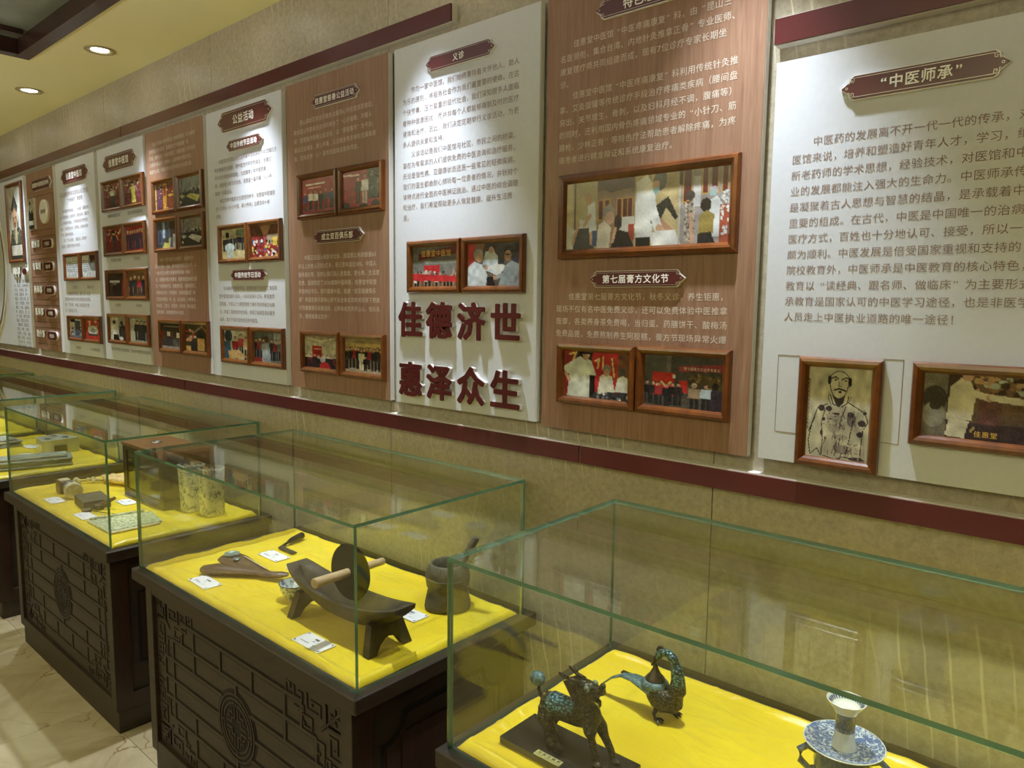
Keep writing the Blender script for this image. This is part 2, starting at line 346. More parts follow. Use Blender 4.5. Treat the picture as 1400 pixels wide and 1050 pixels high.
# ------------------------------------------------------------------ lettering (glyph outlines of the built-in font)
GL = {}
def load_glyphs(chars, off, key, res=1):
    chars = sorted(set(c for c in chars if c not in ' \n\u3000'))
    c = bpy.data.curves.new('t', 'FONT'); c.body = '\n'.join(chars); c.resolution_u = res; c.space_line = 2; c.offset = off
    o = bpy.data.objects.new('t', c); COL.objects.link(o)
    dg = bpy.context.evaluated_depsgraph_get(); me = bpy.data.meshes.new_from_object(o.evaluated_get(dg))
    bpy.data.objects.remove(o)
    n = len(me.vertices); co = np.zeros(n*3); me.vertices.foreach_get('co', co); co = co.reshape(-1, 3)
    row = np.floor((1.4-co[:, 1])/2).astype(int)
    rem = {}
    for i, ch in enumerate(chars): GL[(key, ch)] = ([], [])
    for i in range(n):
        r = min(max(row[i], 0), len(chars)-1); g = GL[(key, chars[r])]; rem[i] = (r, len(g[0])); g[0].append((co[i, 0], co[i, 1]+2*r))
    for p in me.polygons:
        vs = list(p.vertices); r = rem[vs[0]][0]
        if all(rem[k][0] == r for k in vs): GL[(key, chars[r])][1].append(tuple(rem[k][1] for k in vs))
BOLD_SHIFT = ((-.013, 0), (.013, 0), (0, .011), (0, -.011))
BIG_SHIFT = ((-.026, -.012), (.026, .012), (-.02, .02), (.02, -.02), (0, .022), (0, -.022))
HALF = set('0123456789%.-ABCDEFGHIJKLMNOPQRSTUVWXYZabcdefghijklmnopqrstuvwxyz ')
def put_text(mb, txt, x, z, pitch, size, g, key='r', mi=0, thick=None, vs=1.0):
    """x: left of first cell, z: centre of the line; g(u,v) maps to 3-D"""
    o0 = mathutils.Vector((g or thick[0])(0, 0)); nn = (mathutils.Vector((g or thick[0])(1, 0))-o0).cross(mathutils.Vector((g or thick[0])(0, 1))-o0).normalized()
    cx = x
    for ch in txt:
        w = pitch*(.55 if ch in HALF else 1)
        gl = GL.get(('b' if key == 'b' else key, ch))
        if gl and gl[0]:
            vx = [p[0] for p in gl[0]]; mid = .5
            if ch in HALF: mid = (min(vx)+max(vx))/2
            if ch in '“”': mid = (min(vx)+max(vx))/2
            if ch == '“': mid -= .2
            if ch == '”': mid += .2
        for si, (ox, oz) in enumerate(((BIG_SHIFT if size > .1 else BOLD_SHIFT) if key == 'b' else ((0, 0),)) if gl and gl[0] else ()):
            q = nn*(.00009*si)
            pts = [(cx+w/2+(p[0]-mid+ox)*size, z+(p[1]-.38+oz)*size*vs) for p in gl[0]]
            if thick is None: mb.add([tuple(mathutils.Vector(g(*p))+q) for p in pts], gl[1], mi)
            else:
                n = len(pts); g0, g1 = thick
                vs_ = [tuple(mathutils.Vector(g1(*p))+q) for p in pts]+[g0(*p) for p in pts]
                cnt = {}
                for f in gl[1]:
                    for a, b in zip(f, f[1:]+f[:1]): cnt[(a, b)] = 1
                ed = [(a, b) for (a, b) in cnt if (b, a) not in cnt]
                mb.add(vs_, list(gl[1])+[tuple(k+n for k in f[::-1]) for f in gl[1]]+[(b, a, a+n, b+n) for a, b in ed], mi)
        cx += w
    return cx

# ------------------------------------------------------------------ painter for the printed photographs
class Pic:
    def __init__(s, w, h, bg=(120, 110, 100), grain=6):
        s.w, s.h = w, h; s.a = np.zeros((h, w, 3))+np.array(bg, float); s.g = grain
        s.Y, s.X = np.mgrid[0:h, 0:w]; s.X = (s.X+.5)/w; s.Y = (s.Y+.5)/h
    def r(s, x0, y0, x1, y1, c): s.a[(s.X >= x0) & (s.X < x1) & (s.Y >= y0) & (s.Y < y1)] = c; return s
    def e(s, cx, cy, rx, ry, c): s.a[((s.X-cx)/rx)**2+((s.Y-cy)/ry)**2 < 1] = c; return s
    def p(s, pts, c):
        ins = np.zeros(s.X.shape, bool); n = len(pts)
        for i in range(n):
            (x0, y0), (x1, y1) = pts[i], pts[(i+1) % n]
            if y0 == y1: continue
            ins ^= ((s.Y >= min(y0, y1)) & (s.Y < max(y0, y1)) & (s.X < x0+(s.Y-y0)*(x1-x0)/(y1-y0)))
        s.a[ins] = c; return s
    def ln(s, pts, w, c):
        asp = s.h/s.w
        for (x0, y0), (x1, y1) in zip(pts, pts[1:]):
            dx, dy = x1-x0, (y1-y0)*asp; L2 = dx*dx+dy*dy or 1e-9
            t = np.clip(((s.X-x0)*dx+(s.Y-y0)*asp*dy)/L2, 0, 1)
            s.a[np.hypot(s.X-x0-t*dx, (s.Y-y0)*asp-t*dy) < w/2] = c
        return s
    def grad(s, y0, y1, c0, c1):
        m = (s.Y >= y0) & (s.Y < y1); t = ((s.Y-y0)/(y1-y0))[..., None]; g = np.array(c0)*(1-t)+np.array(c1)*t; s.a[m] = g[m]; return s
    def man(s, cx, top, hgt, cloth, legs=(40, 40, 45), hair=(35, 30, 28), skin=(196, 150, 120), wd=1.):
        k = s.h/s.w; w = hgt*.13*k*wd
        s.r(cx-w*.75, top+hgt*.5, cx-w*.08, top+hgt, legs).r(cx+w*.08, top+hgt*.5, cx+w*.75, top+hgt, legs)
        s.p([(cx-w, top+hgt*.2), (cx+w, top+hgt*.2), (cx+w*1.15, top+hgt*.55), (cx-w*1.15, top+hgt*.55)], cloth)
        s.e(cx, top+hgt*.08, w*.5, hgt*.085, hair); s.e(cx, top+hgt*.1, w*.42, hgt*.065, skin); return s
    def crowd(s, n, x0, x1, top, hgt, cloths, seed=1, **k):
        r = random.Random(seed)
        for i in range(n):
            s.man(x0+(x1-x0)*(i+.5)/n+r.uniform(-.01, .01), top+r.uniform(-.02, .03), hgt, cloths[i % len(cloths)], **k)
        return s
    def spots(s, n, x0, y0, x1, y1, cols, rad=.02, seed=3):
        r = random.Random(seed)
        for _ in range(n): s.e(r.uniform(x0, x1), r.uniform(y0, y1), rad*r.uniform(.5, 1.2), rad*s.w/s.h*r.uniform(.5, 1.2), r.choice(cols))
        return s
def photo_mesh(pic, x0, x1, z0, z1, y):
    s0 = pic.a; gm = s0.mean(2, keepdims=True); s0 = (s0*.80+gm*.20)*.95
    sh = rng.normal(0, 1, (12, 16)); yy = np.linspace(0, 10.99, pic.h); xx = np.linspace(0, 14.99, pic.w); yi, xi = yy.astype(int), xx.astype(int); fy, fx = (yy-yi)[:, None], (xx-xi)[None, :]
    shd = (sh[yi][:, xi]*(1-fx)+sh[yi][:, xi+1]*fx)*(1-fy)+(sh[yi+1][:, xi]*(1-fx)+sh[yi+1][:, xi+1]*fx)*fy
    a = np.clip(s0*(1+.09*shd)[..., None]+rng.normal(0, pic.g, pic.a.shape[:2])[..., None], 0, 255)/255
    lin = np.where(a <= .04045, a/12.92, ((a+.055)/1.055)**2.4)
    h, w = pic.h, pic.w; xs = np.linspace(x0, x1, w); zs = np.linspace(z1, z0, h)
    co = np.stack([np.tile(xs, h), np.full(w*h, y), np.repeat(zs, w)], 1)
    i = (np.arange(h-1)[:, None]*w+np.arange(w-1)[None, :]).ravel()
    fs = np.stack([i, i+w, i+w+1, i+1], 1)
    me = bpy.data.meshes.new('print'); me.from_pydata(co.tolist(), [], fs.tolist())
    ca = me.color_attributes.new('Col', 'FLOAT_COLOR', 'POINT')
    ca.data.foreach_set('color', np.concatenate([lin.reshape(-1, 3), np.ones((w*h, 1))], 1).ravel())
    me.materials.append(MATS['photo_print']); return me

# ------------------------------------------------------------------ the room
WY, PY = 1.62, 1.59            # wall surface, front of the boards
CZ = 2.775
wall = bpy.data.objects.new('wall_back', None); COL.objects.link(wall); tag(wall, kind='structure')
# backing stays inside the same mesh family: one plain wall body, then the stone slabs proud of it
MB().box(-8.6, 3.2, WY+.012, WY+.15, 0, CZ).build('wall_core', 'stone_joint', wall)
for k in range(-7, 4):
    x0 = -.767+1.206*k
    if x0 > 3.1: continue
    x1 = min(x0+1.206, 3.2); x0 = max(x0, -8.6)
    if x1 - x0 < .1: continue
    MB().box(x0+.0012, x1-.0012, WY, WY+.012, 0, CZ).build('stone_slab', 'stone_wall', wall)
for nm, b in (('wall_left', (-8.75, -8.6, -3.3, WY+.15, 0, CZ)), ('wall_right', (3.2, 3.35, -3.3, WY+.15, 0, CZ)), ('wall_front', (-8.75, 3.35, -3.45, -3.3, 0, CZ))):
    tag(MB().box(*b).build(nm, 'room_paint'), kind='structure')
# ceiling with the sunk coffer
CX0, CX1, CY0, CY1 = -4.171, -.75, -1.3, 1.216
ce = MB()
ce.box(-8.75, CX0, -3.45, WY+.15, CZ, CZ+.12).box(CX1, 3.35, -3.45, WY+.15, CZ, CZ+.12)
ce.box(CX0, CX1, -3.45, CY0, CZ, CZ+.12).box(CX0, CX1, CY1, WY+.15, CZ, CZ+.12).box(CX0, CX1, CY0, CY1, CZ+.1, CZ+.14)
tag(ce.build('ceiling', 'ceiling_paint'), kind='structure')
cof = thing('ceiling_coffer', (CX0, CY1, CZ), 'dark wooden coffer frame with grey panel let into the cream ceiling', 'ceiling coffer')
bw = .062
for b in ((CX0, CX1, CY1-bw, CY1), (CX0, CX1, CY0, CY0+bw), (CX0, CX0+bw, CY0+bw, CY1-bw), (CX1-bw, CX1, CY0+bw, CY1-bw)):
    MB().box(*b, CZ-.006, CZ+.072, bev=.002).build('frame_beam', 'coffer_wood', cof)
MB().box(CX0+bw, CX1-bw, CY0+bw, CY1-bw, CZ+.064, CZ+.08).build('grey_panel', 'coffer_glass', cof)
MB().box(CX0+bw+.12, CX0+bw+.16, CY1-bw-.35, CY1-bw-.02, CZ+.04, CZ+.064).build('reflected_beam', 'coffer_wood', cof)  # solid bar standing in for a dark beam reflected in the panel
# floor
fl = bpy.data.objects.new('floor', None); COL.objects.link(fl); tag(fl, kind='structure')
MB().box(-8.75, 3.35, -3.45, WY+.15, -.1, -.004).build('floor_bed', 'tile_joint', fl)
tile = MB().box(.0008, .7992, .0008, .7992, -.012, 0, bev=.0006).build('floor_tile', 'marble_tile', fl)
first = True
for i in range(-7, 8):
    for j in range(-5, 3):
        x, y = -3.06+.8*i, .2+.8*j
        if x < -8.7 or x > 3.0 or y > 1.6: continue
        if y+.8 > WY+.1: continue
        if first: tile.location = (x, y, 0); first = False
        else: kid('floor_tile', tile.data, fl).location = (x, y, 0)
strip = MB().box(.0008, .7992, .0008, .6, -.012, 0).build('floor_tile', 'marble_tile', fl)
strip.location = (-8.66, 1.0, 0)
for i in range(-6, 8): kid('floor_tile', strip.data, fl).location = (-3.06+.8*i, 1.0, 0)
strip.location = (-3.06-.8*7, 1.0, 0)
# trims: maroon strips on clear-white backing
def trim(name, x0, x1, z0, z1):
    r = bpy.data.objects.new(name, None); COL.objects.link(r); r.location = (x0, WY, z0); tag(r, kind='structure')
    MB().box(x0, x1, PY+.004, WY, z0-.001, z1+.003).build('backing', 'acrylic_white', r)
    MB().box(x0, x1, PY-.002, PY+.004, z0, z1).build('face_strip', 'maroon', r)
trim('trim_1', -8.5, -4.094, 2.468, 2.518); trim('trim_2', -4.088, -1.646, 2.468, 2.518)
trim('trim_3', -.655, .55, 2.186, 2.238); trim('trim_4', .556, 1.9, 2.186, 2.238)
trim('trim_5', -8.5, -3.473, 1.203, 1.25); trim('trim_6', -3.467, -1.144, 1.203, 1.25); trim('trim_7', -1.138, -.560, 1.203, 1.25); trim('trim_8', -.5595, 1.9, 1.203, 1.25)

# downlights
pos = ['above the board at the right edge', 'above the large white board', 'beyond the coffer corner, second along the wall', 'beyond the coffer, nearest the corner of the dark frame', 'near the far left of the ceiling']
dl0 = None
ABOVE = ['the far right end of the wall', 'the right-hand white board', 'the big-character board', 'the three-plaque white board', '', '', 'the name-plate chart', 'the round plaque at the far left']
for k, x in enumerate(WALL_LAMPS):
    lab = 'round recessed downlight in the cream ceiling, the nearer of the two in view' if k == 4 else ('round recessed downlight in the cream ceiling, the farther of the two in view' if k == 5 else f'round recessed downlight above {ABOVE[k]}, out of the picture')
    t = thing('recessed_downlight', (x, DL_Y, CZ), lab, 'light', 'downlights along the board wall')
    if dl0 is None:
        o = (x, DL_Y, CZ)
        MB().lathe([(.066, 0), (.067, -.003), (.062, -.006), (.046, -.005), (.041, -.0012), (.039, -.0008)], o, 40).build('trim_ring', 'fixture_white', t, smooth='auto')
        MB().lathe([(0, -.002), (.032, -.002), (.038, -.0005), (.038, 0)], o, 32).build('lens', 'lens_glow', t, smooth=True)
        dl0 = t
    else:
        for ch in list(dl0.children): kid(ch.name.split('.')[0], ch.data, t)

# ------------------------------------------------------------------ text for the boards
T9 = ['　　中医药的发展离不开一代一代的传承，对', '医馆来说，培养和塑造好青年人才，学习，继承', '新老药师的学术思想，经验技术，对医馆和中医', '业的发展都能注入强大的生命力。中医师承传统', '是凝聚着古人思想与智慧的结晶，是承载着中医', '重要的组成。在古代，中医是中国唯一的治病的', '医疗方式，百姓也十分地认可、接受，所以一直', '颇为顺利。中医发展是倍受国家重视和支持的，', '院校教育外，中医师承是中医教育的核心特色，', '教育以“读经典、跟名师、做临床”为主要形式', '承教育是国家认可的中医学习途径，也是非医学', '人员走上中医执业道路的唯一途径！']
T8 = ['　　佳惠堂中医馆“中医疼痛康复”科，由“昆山三', '名医领衔，集合台湾、内地针灸推拿正骨”专业医师、', '康复理疗师共同组建而成，现有7位诊疗专家长期坐', '诊。', '　　佳惠堂中医馆“中医疼痛康复”科利用传统针灸推', '拿、艾灸拔罐等传统诊疗手段治疗疼痛类疾病（腰间盘', '突出，关节增生，骨刺，以及妇科月经不调，腹痛等）', '的同时，还利用国内骨伤疼痛领域专业的“小针刀、筋', '膜枪、少林正骨”等特色疗法帮助患者解除疼痛，为疼', '痛患者进行精准辩证和系统康复治疗。']
T8b = ['　　佳惠堂第七届膏方文化节，秋冬义诊，养生钜惠，', '现场不仅有名中医免费义诊，还可以免费体验中医推拿', '按摩，各类养身茶免费喝，当归蛋、药膳饼干、酸梅汤', '免费品尝，免费熬制养生阿胶糕，膏方节现场异常火爆']
T7 = ['　　作为一家中医馆，我们始终秉持着关怀他人、助人', '为乐的原则，将服务社会作为我们最重要的使命。在这', '个快节奏、压力繁重的现代社会，我们深知很多人面临', '着种种健康困扰，而并非每个人都能够得到及时的医疗', '咨询和治疗。因此，我们决定定期举行义诊活动，为更', '多人提供关爱和支持。', '　　义诊活动是我们中医馆与社区、市民之间的桥梁，', '旨在为有需求的人们提供免费的中医咨询和治疗服务。', '无论是慢性病、亚健康状态还是一些常见的轻微疾病，', '我们的医生都会耐心倾听每一位患者的情况，并针对个', '体特点进行全面的中医辨证施治。通过中医的综合调理', '和治疗，我们希望帮助更多人恢复健康、提升生活质', '量。']
T6 = ['　　昆山高新区综合行政执法局同心中队党支部发起，', '联合昆山市慈善总会共同举办了“心手相牵，共暖人', '间”爱意集市慈善公益活动，以“爱暖集市”为平台，', '通过公益演出、爱心市集、义诊服务等多种形式募集善', '款，定向支持“心”青年家庭喘息服务项目。']
T6b = ['　　中国正在迈入老龄化社会，据国家公布的数据65', '岁以上的老人已经2亿多，到三零年超过30%，中国人', '越来越长寿，如何让我们国人更健康、更长寿、生活更', '优质，国家制定了2030健康中国纲要，佳惠堂中医馆', '积极响应号召，践行健康中国，组建“双百健康俱乐', '部”希望在俱乐部核心骨干及全体成员的共同努下把我', '们的健康俱乐部建设好，让所有成员开开心心，快乐乐', '乐，健健康康过百岁！']
T5 = ['　　中医药文化源远流长滋养着中华民族和中华文明几千', '年的健康养生理念，是中医古代科学的瑰宝，也是打', '开中华文明宝库的钥匙，为加强青少年中医药素', '养，提高青少年文化自信，佳惠堂一直开展“小小中', '医馆”中医活动。', '　　树立传承中医药文化理想的种子，佳惠堂中医馆组', '至今已举办《小小中医，薪火传承》主题活动十余', '余期。']
T5b = ['　　为弘扬中华传统文化，佳惠堂端午节的员工来佳惠', '堂中医馆的端午活动，一起共享端午之乐。粽香悠悠', '艾草香，不但让广大居民感受了端午节的传统文化魅', '力，丰富了居民的文化生活，体现了佳惠堂良好服务', '品质，致力于成为百姓信任的中医馆。']
T4 = ['　　昆山佳惠堂中医馆是昆山市首家医馆“礼为政本”', '管理理念的中医馆，佳惠堂位于中医馆集“诊', '疗堂、康养文化”的综合医馆，佳惠堂建三千平方米', '主要是中医诊疗，馆中分，以佳惠堂中医药文化，', '健康为主题，传播优秀文化的中医文化主题之馆。']
T4b = ['　　一楼大厅是中医文化的展厅，佳惠堂位于', '昆山市中医一条街，是中医馆中医文化大厅，以', '一楼大厅以中药文化展览陈列中医一条街', '点，佳惠堂中医文化展览，佳惠堂医馆健康主题', '区“中医特色疗法，佳惠堂诊区，佳惠堂药区，', '中医综合诊疗，中医康养，佳惠堂国医堂”等', '区医馆中医馆，亭、台、山石盆景，小桥流水，', '候诊区，卫生区，煎药房，中药房，等功能区，', '服务患者，做健康服务好中医馆。']
T2h = ['昆山佳惠堂中医馆是昆山市卫生局', '“大师荟萃”国医馆']
T2 = ['　　馆中医生专家团队，“大师荟”国医馆是', '大小中医馆的，名医馆中，国医名师，国医堂', '工，佳惠堂中医馆，三甲医院名老中医专家', '坐诊，中医特色诊疗，佳惠堂，名老中医馆', '坐诊，国医专家团队。', '　　馆（二楼-四楼）“国医馆，佳惠堂”', '佳惠堂，国医专家坐诊中医馆。']
T2b = ['　　佳惠堂中医馆，国医堂，名医', '国医馆中医药专家的健康服务团队', '建、文化馆，中医二楼国医堂馆', '名，国医馆诊室。']
T0 = ['　　佳惠，传承中医馆', '中，医馆，大师中医一', '代名，中医药，国一', '中医，国医馆，中一', '国医，国医大师，国', '医药，中医馆，大师', '国医，中医，国医馆', '中，国医堂，国一堂', '中，医馆，国医堂馆', '国医，国医大师馆，', '“国医馆，国医馆，', '佳惠，中医，国医一', '中医传，中医，名医', '医药，传承，中医馆', '中医药传承，名中医', '国医名师传承，名医']
ALLT = ''.join(sum([T9, T8, T8b, T7, T6, T6b, T5, T5b, T4, T4b, T2h, T2, T2b, T0], []))
CAPT = '健康讲座义诊活动中医药文化展国医堂昆山市委领导视察开业典礼大厅走进社区获奖证书颁奖佳惠堂中医馆名医坐诊药碾清代民国木质杆秤青花碗臼铁刀切药印章砚台丝瓷枕档案收藏捐赠时期材料第十一批医务部剂科护理康复财行政院长主任·'
BOLD = '特色理疗第七届膏方文化节义诊佳惠堂慈善公益活动成立双百俱乐部中国传统节日“医师承”馆组织架构德济世泽众生管理层医务部药剂科护理康复财务行政专家药碾木杆秤铁刀捣臼印章瓷枕丝手串国麒麟品古'
load_glyphs(ALLT+CAPT+BOLD, .0, 'r', 2)
load_glyphs(BOLD, .006, 'b', 2)
def gy(y): return lambda u, v: (u, y, v)

# ------------------------------------------------------------------ display boards
def board(x0, x1, z0, z1, face, label, blocks, group='display boards along the wall'):
    t = thing('display_board', ((x0+x1)/2, WY, z0), label, 'display board', group)
    MB().box(x0, x1, PY+.0015, PY+.020, z0, z1, bev=.0008).build('backing_sheet', 'acrylic_white', t)
    MB().box(x0+.0006, x1-.0006, PY, PY+.0015, z0+.0006, z1-.0006).build('face_sheet', face, t)
    for sx in (x0+.06, x1-.06):
        for sz in (z0+.06, z1-.06): MB().lathe([(0, PY+.020), (.009, PY+.020), (.009, WY-.0004), (0, WY-.0004)], (sx, 0, sz), 12, 'y').build('standoff', 'chrome', t, smooth='auto')
    for nm, mt, x, zt, dz, pitch, lines, size in blocks:
        mb = MB()
        for i, l in enumerate(lines): put_text(mb, l, x, zt-dz*i, pitch, size, gy(PY-.0005))
        if mb.v: tag(mb.build(nm, mt, t), kind='stuff')
    return t
B0, B1 = 1.297, 2.44
b9 = board(-.648, -.01+.2, 1.291, 2.148, 'panel_white', 'wide white display board at the right end, headed by the plaque in quotation marks', [('body_text', 'print_brown', -.605, 1.974, .0331, .02095, T9, .0205)])
mb = MB(); G = lambda u, v, h: (u, PY-h, v)
for q in ([(-.564, 1.526), (-.612, 1.526), (-.612, 1.357), (-.564, 1.357)], [(-.40, 1.529), (-.363, 1.529), (-.363, 1.360), (-.40, 1.360)]): mb.ribbon(q, .0012, G, 0, .0006)
mb.build('outline_rule', 'print_brown', b9)['kind'] = 'stuff'
b8 = board(-1.275, -.673, 1.289, 2.50, 'panel_wood', 'tall wood-grained display board with the long panorama of treatments', [('body_text', 'print_cream', -1.231, 2.303, .0324, .0207, T8, .0200), ('lower_text', 'print_cream', -1.231, 1.652, .033, .0207, T8b, .0200)])
b7 = board(-1.908, -1.300, B0, 2.438, 'panel_white', 'white display board with eight large maroon characters at its foot', [('body_text', 'print_brown', -1.868, 2.300, .0330, .0206, T7, .0200)])
b6 = board(-2.545, -1.940, B0, B1, 'panel_wood', 'wood-grained display board with two text blocks, next left of the big-character board', [('body_text', 'print_cream', -2.496, 2.292, .032, .0205, T6, .0195), ('lower_text', 'print_cream', -2.483, 1.795, .0314, .0205, T6b, .0195)])
b5 = board(-3.180, -2.578, B0, 2.436, 'panel_white', 'white display board carrying three maroon plaques and four framed photographs', [('body_text', 'print_brown', -3.116, 2.221, .0327, .0200, T5, .0195), ('lower_text', 'print_brown', -3.110, 1.684, .0337, .0197, T5b, .0190)])
b4 = board(-3.810, -3.210, B0, B1, 'panel_wood', 'wood-grained display board with six framed photographs and no plaque', [('body_text', 'print_cream', -3.766, 2.379, .0323, .0208, T4, .0200), ('lower_text', 'print_cream', -3.750, 1.825, .0318, .0208, T4b, .0200)])
CP = [('健康讲座医馆活动', 2.077), ('昆山市领导视察活动', 2.077), ('名医堂文化展会', 1.842), ('开业典礼', 1.842), ('开业典礼', 1.600), ('开业典礼', 1.600), ('昆山市中医药文化走进社区', 1.359), ('昆山市中医药文化走进社区', 1.359)]
b3 = board(-4.433, -3.838, B0, B1, 'panel_white', 'white display board with eight framed photographs in four pairs', [])
mb = MB()
for i, (tx, z) in enumerate(CP):
    cxx = -4.232 if i % 2 == 0 else -3.962; p = .0205
    put_text(mb, tx, cxx-p*len(tx)/2, z, p, .0200, gy(PY-.0005))
tag(mb.build('captions', 'print_dark', b3), kind='stuff')
b2 = board(-5.098, -4.478, B0, B1, 'panel_white', 'white display board with two pairs of framed pictures, text above and between', [('heading_text', 'print_brown', -5.038, 2.249, .036, .0305, T2h[:1], .029), ('heading_line', 'print_brown', -4.933, 2.213, .036, .0285, T2h[1:], .027), ('body_text', 'print_brown', -5.056, 2.152, .0342, .0235, T2, .0205), ('lower_text', 'print_brown', -5.052, 1.663, .0340, .0285, T2b, .0235)])
mb = MB()
for tx, cxx, z in (('获奖证书', -4.86, 1.700), ('国医堂证书', -4.62, 1.700), ('名医坐诊', -4.86, 1.340), ('义诊活动走进社区', -4.60, 1.340)): put_text(mb, tx, cxx-.0195*len(tx)/2, z, .0195, .0185, gy(PY-.0005))
tag(mb.build('captions', 'print_dark', b2), kind='stuff')
b1 = board(-5.660, -5.150, B0, B1, 'panel_wood', 'wood-grained display board with a chart of name plates in ruled boxes', [])
mb = MB(); rows = [(2.282, 2.068), (2.026, 1.918), (1.887, 1.771), (1.734, 1.624), (1.587, 1.480), (1.443, 1.336)]
for a, b in rows: mb.ribbon([(-5.638, a), (-5.168, a), (-5.168, b), (-5.638, b)], .0025, G, 0, .0008, closed=True)
mb.build('ruled_boxes', 'print_dark', b1)
b0 = board(-6.50, -5.715, B0, B1, 'panel_white', 'far left white board with a long framed portrait above small text', [('body_text', 'print_dark', -6.045, 1.748, .0300, .0330, T0, .0250)])

# round ornament at the far left
t = thing('round_plaque', (-6.80, WY, 1.26), 'large round cream wall plaque with a dark rim at the far left', 'wall plaque')
MB().lathe([(0, PY-.0006), (.05, PY-.0006), (.05, WY-.0004), (0, WY-.0004)], (-6.95, 0, 1.865), 24, 'y').build('wall_mount', 'chrome', t, smooth='auto')
MB().lathe([(0, PY-.004), (.592, PY-.004), (.592, PY-.0006), (0, PY-.0006)], (-6.80, 0, 1.865), 96, 'y').build('disc', 'panel_white', t, smooth='auto')
MB().lathe([(.562, PY-.008), (.578, PY-.008), (.578, PY-.002), (.562, PY-.002), (.562, PY-.008)], (-6.80, 0, 1.865), 96, 'y').build('rim', 'maroon', t, smooth='auto')
MB().lathe([(.578, PY-.007), (.602, PY-.005), (.602, PY-.0006), (.578, PY-.0006), (.578, PY-.007)], (-6.80, 0, 1.865), 96, 'y').build('outer_ring', 'acrylic_white', t, smooth='auto')

# ------------------------------------------------------------------ heading plaques
def plaque(cx, cz, w, h, text, label, ts=.6, key='b', pitch=None, fancy=True):
    t = thing('heading_plaque', (cx, PY, cz), label, 'plaque', 'maroon heading plaques')
    tip = h*.55
    def outline(gr, close=True):
        a, b = w/2+gr, h/2+gr; q = a-tip; n = h*.10
        return [(-a, 0), (-q-n*1.6, -b+n*2.2), (-q-n*1.4, -b+n), (-q, -b), (q, -b), (q+n*1.4, -b+n), (q+n*1.6, -b+n*2.2), (a, 0), (q+n*1.6, b-n*2.2), (q+n*1.4, b-n), (q, b), (-q, b), (-q-n*1.4, b-n), (-q-n*1.6, b-n*2.2)]
    A = lambda y: (lambda u, v: (cx+u, y, cz+v))
    MB().prism(outline(.0022), A(PY), A(PY-.007)).build('clear_backing', 'acrylic_white', t)
    MB().prism(outline(0), A(PY-.007), A(PY-.0095)).build('face', 'maroon', t)
    g = lambda u, v, hh: (cx+u, PY-.0095-hh, cz+v)
    if fancy:
        mb = MB(); q = w/2-tip; b = h/2-h*.085; lw = max(.0008, h*.02)
        mb.ribbon([(-q, b), (q, b)], lw, g, 0, .0005); mb.ribbon([(-q, -b), (q, -b)], lw, g, 0, .0005)
        for sx in (-1, 1):
            mb.ribbon([(sx*(w/2-tip*.42)+.05*h*cos(k*pi/4), .05*h*sin(k*pi/4)) for k in range(8)], lw, g, 0, .0005, closed=True)
            for sz in (-1, 1):
                u = lambda a, c: (sx*(q+a*h), sz*(c*h))
                mb.ribbon([u(0, .40), u(.02, .24), u(.12, .24), u(.12, .32), u(.07, .32)], lw, g, 0, .0005)
                mb.ribbon([u(.02, .40), u(.2, .40), u(.2, .2), u(.27, .2)], lw, g, 0, .0005)
        mb.build('line_ornament', 'silver', t)
    n = sum(.55 if c in HALF else 1 for c in text); sz = h*ts; p = pitch or sz*1.06
    mb = MB(); put_text(mb, text, cx-p*n/2, cz, p, sz, gy(PY-.0102), key); mb.build('lettering', 'letter_white', t)
    return t
plaque(-.367, 2.066, .284, .044, '“中医师承”', 'maroon heading plaque with quotation marks on the right-hand white board', .60, pitch=.0275)
plaque(-.975, 2.362, .278, .043, '特色理疗', 'maroon heading plaque cut by the top of the picture', .66)
plaque(-.979, 1.696, .272, .038, '第七届膏方文化节', 'maroon plaque just below the long panorama photograph', .60)
plaque(-1.605, 2.357, .287, .042, '义诊', 'maroon plaque with two characters on the white board', .56)
plaque(-2.225, 2.347, .277, .042, '佳惠堂慈善公益活动', 'upper maroon plaque on the wood-grained board left of the big characters', .58)
plaque(-2.219, 1.866, .294, .043, '成立双百俱乐部', 'lower maroon plaque on the wood-grained board left of the big characters', .60)
plaque(-2.848, 2.374, .424, .080, '公益活动', 'largest maroon plaque at the top of the four-photograph white board', .50)
plaque(-2.851, 2.272, .280, .042, '中国传统节日活动', 'small maroon plaque right under the largest plaque', .60)
plaque(-2.846, 1.738, .283, .042, '中国传统节日活动', 'small maroon plaque between the upper and lower photographs of the white board', .60)
plaque(-4.119, 2.347, .428, .082, '佳惠堂中医馆', 'big maroon plaque above the eight small framed photographs', .50)
plaque(-4.765, 2.346, .434, .082, '佳惠堂中医馆', 'big maroon plaque on the second white board from the far left', .50)
plaque(-5.353, 2.350, .378, .068, '佳惠堂中医馆组织架构', 'maroon plaque topping the wood-grained name-plate chart', .44)

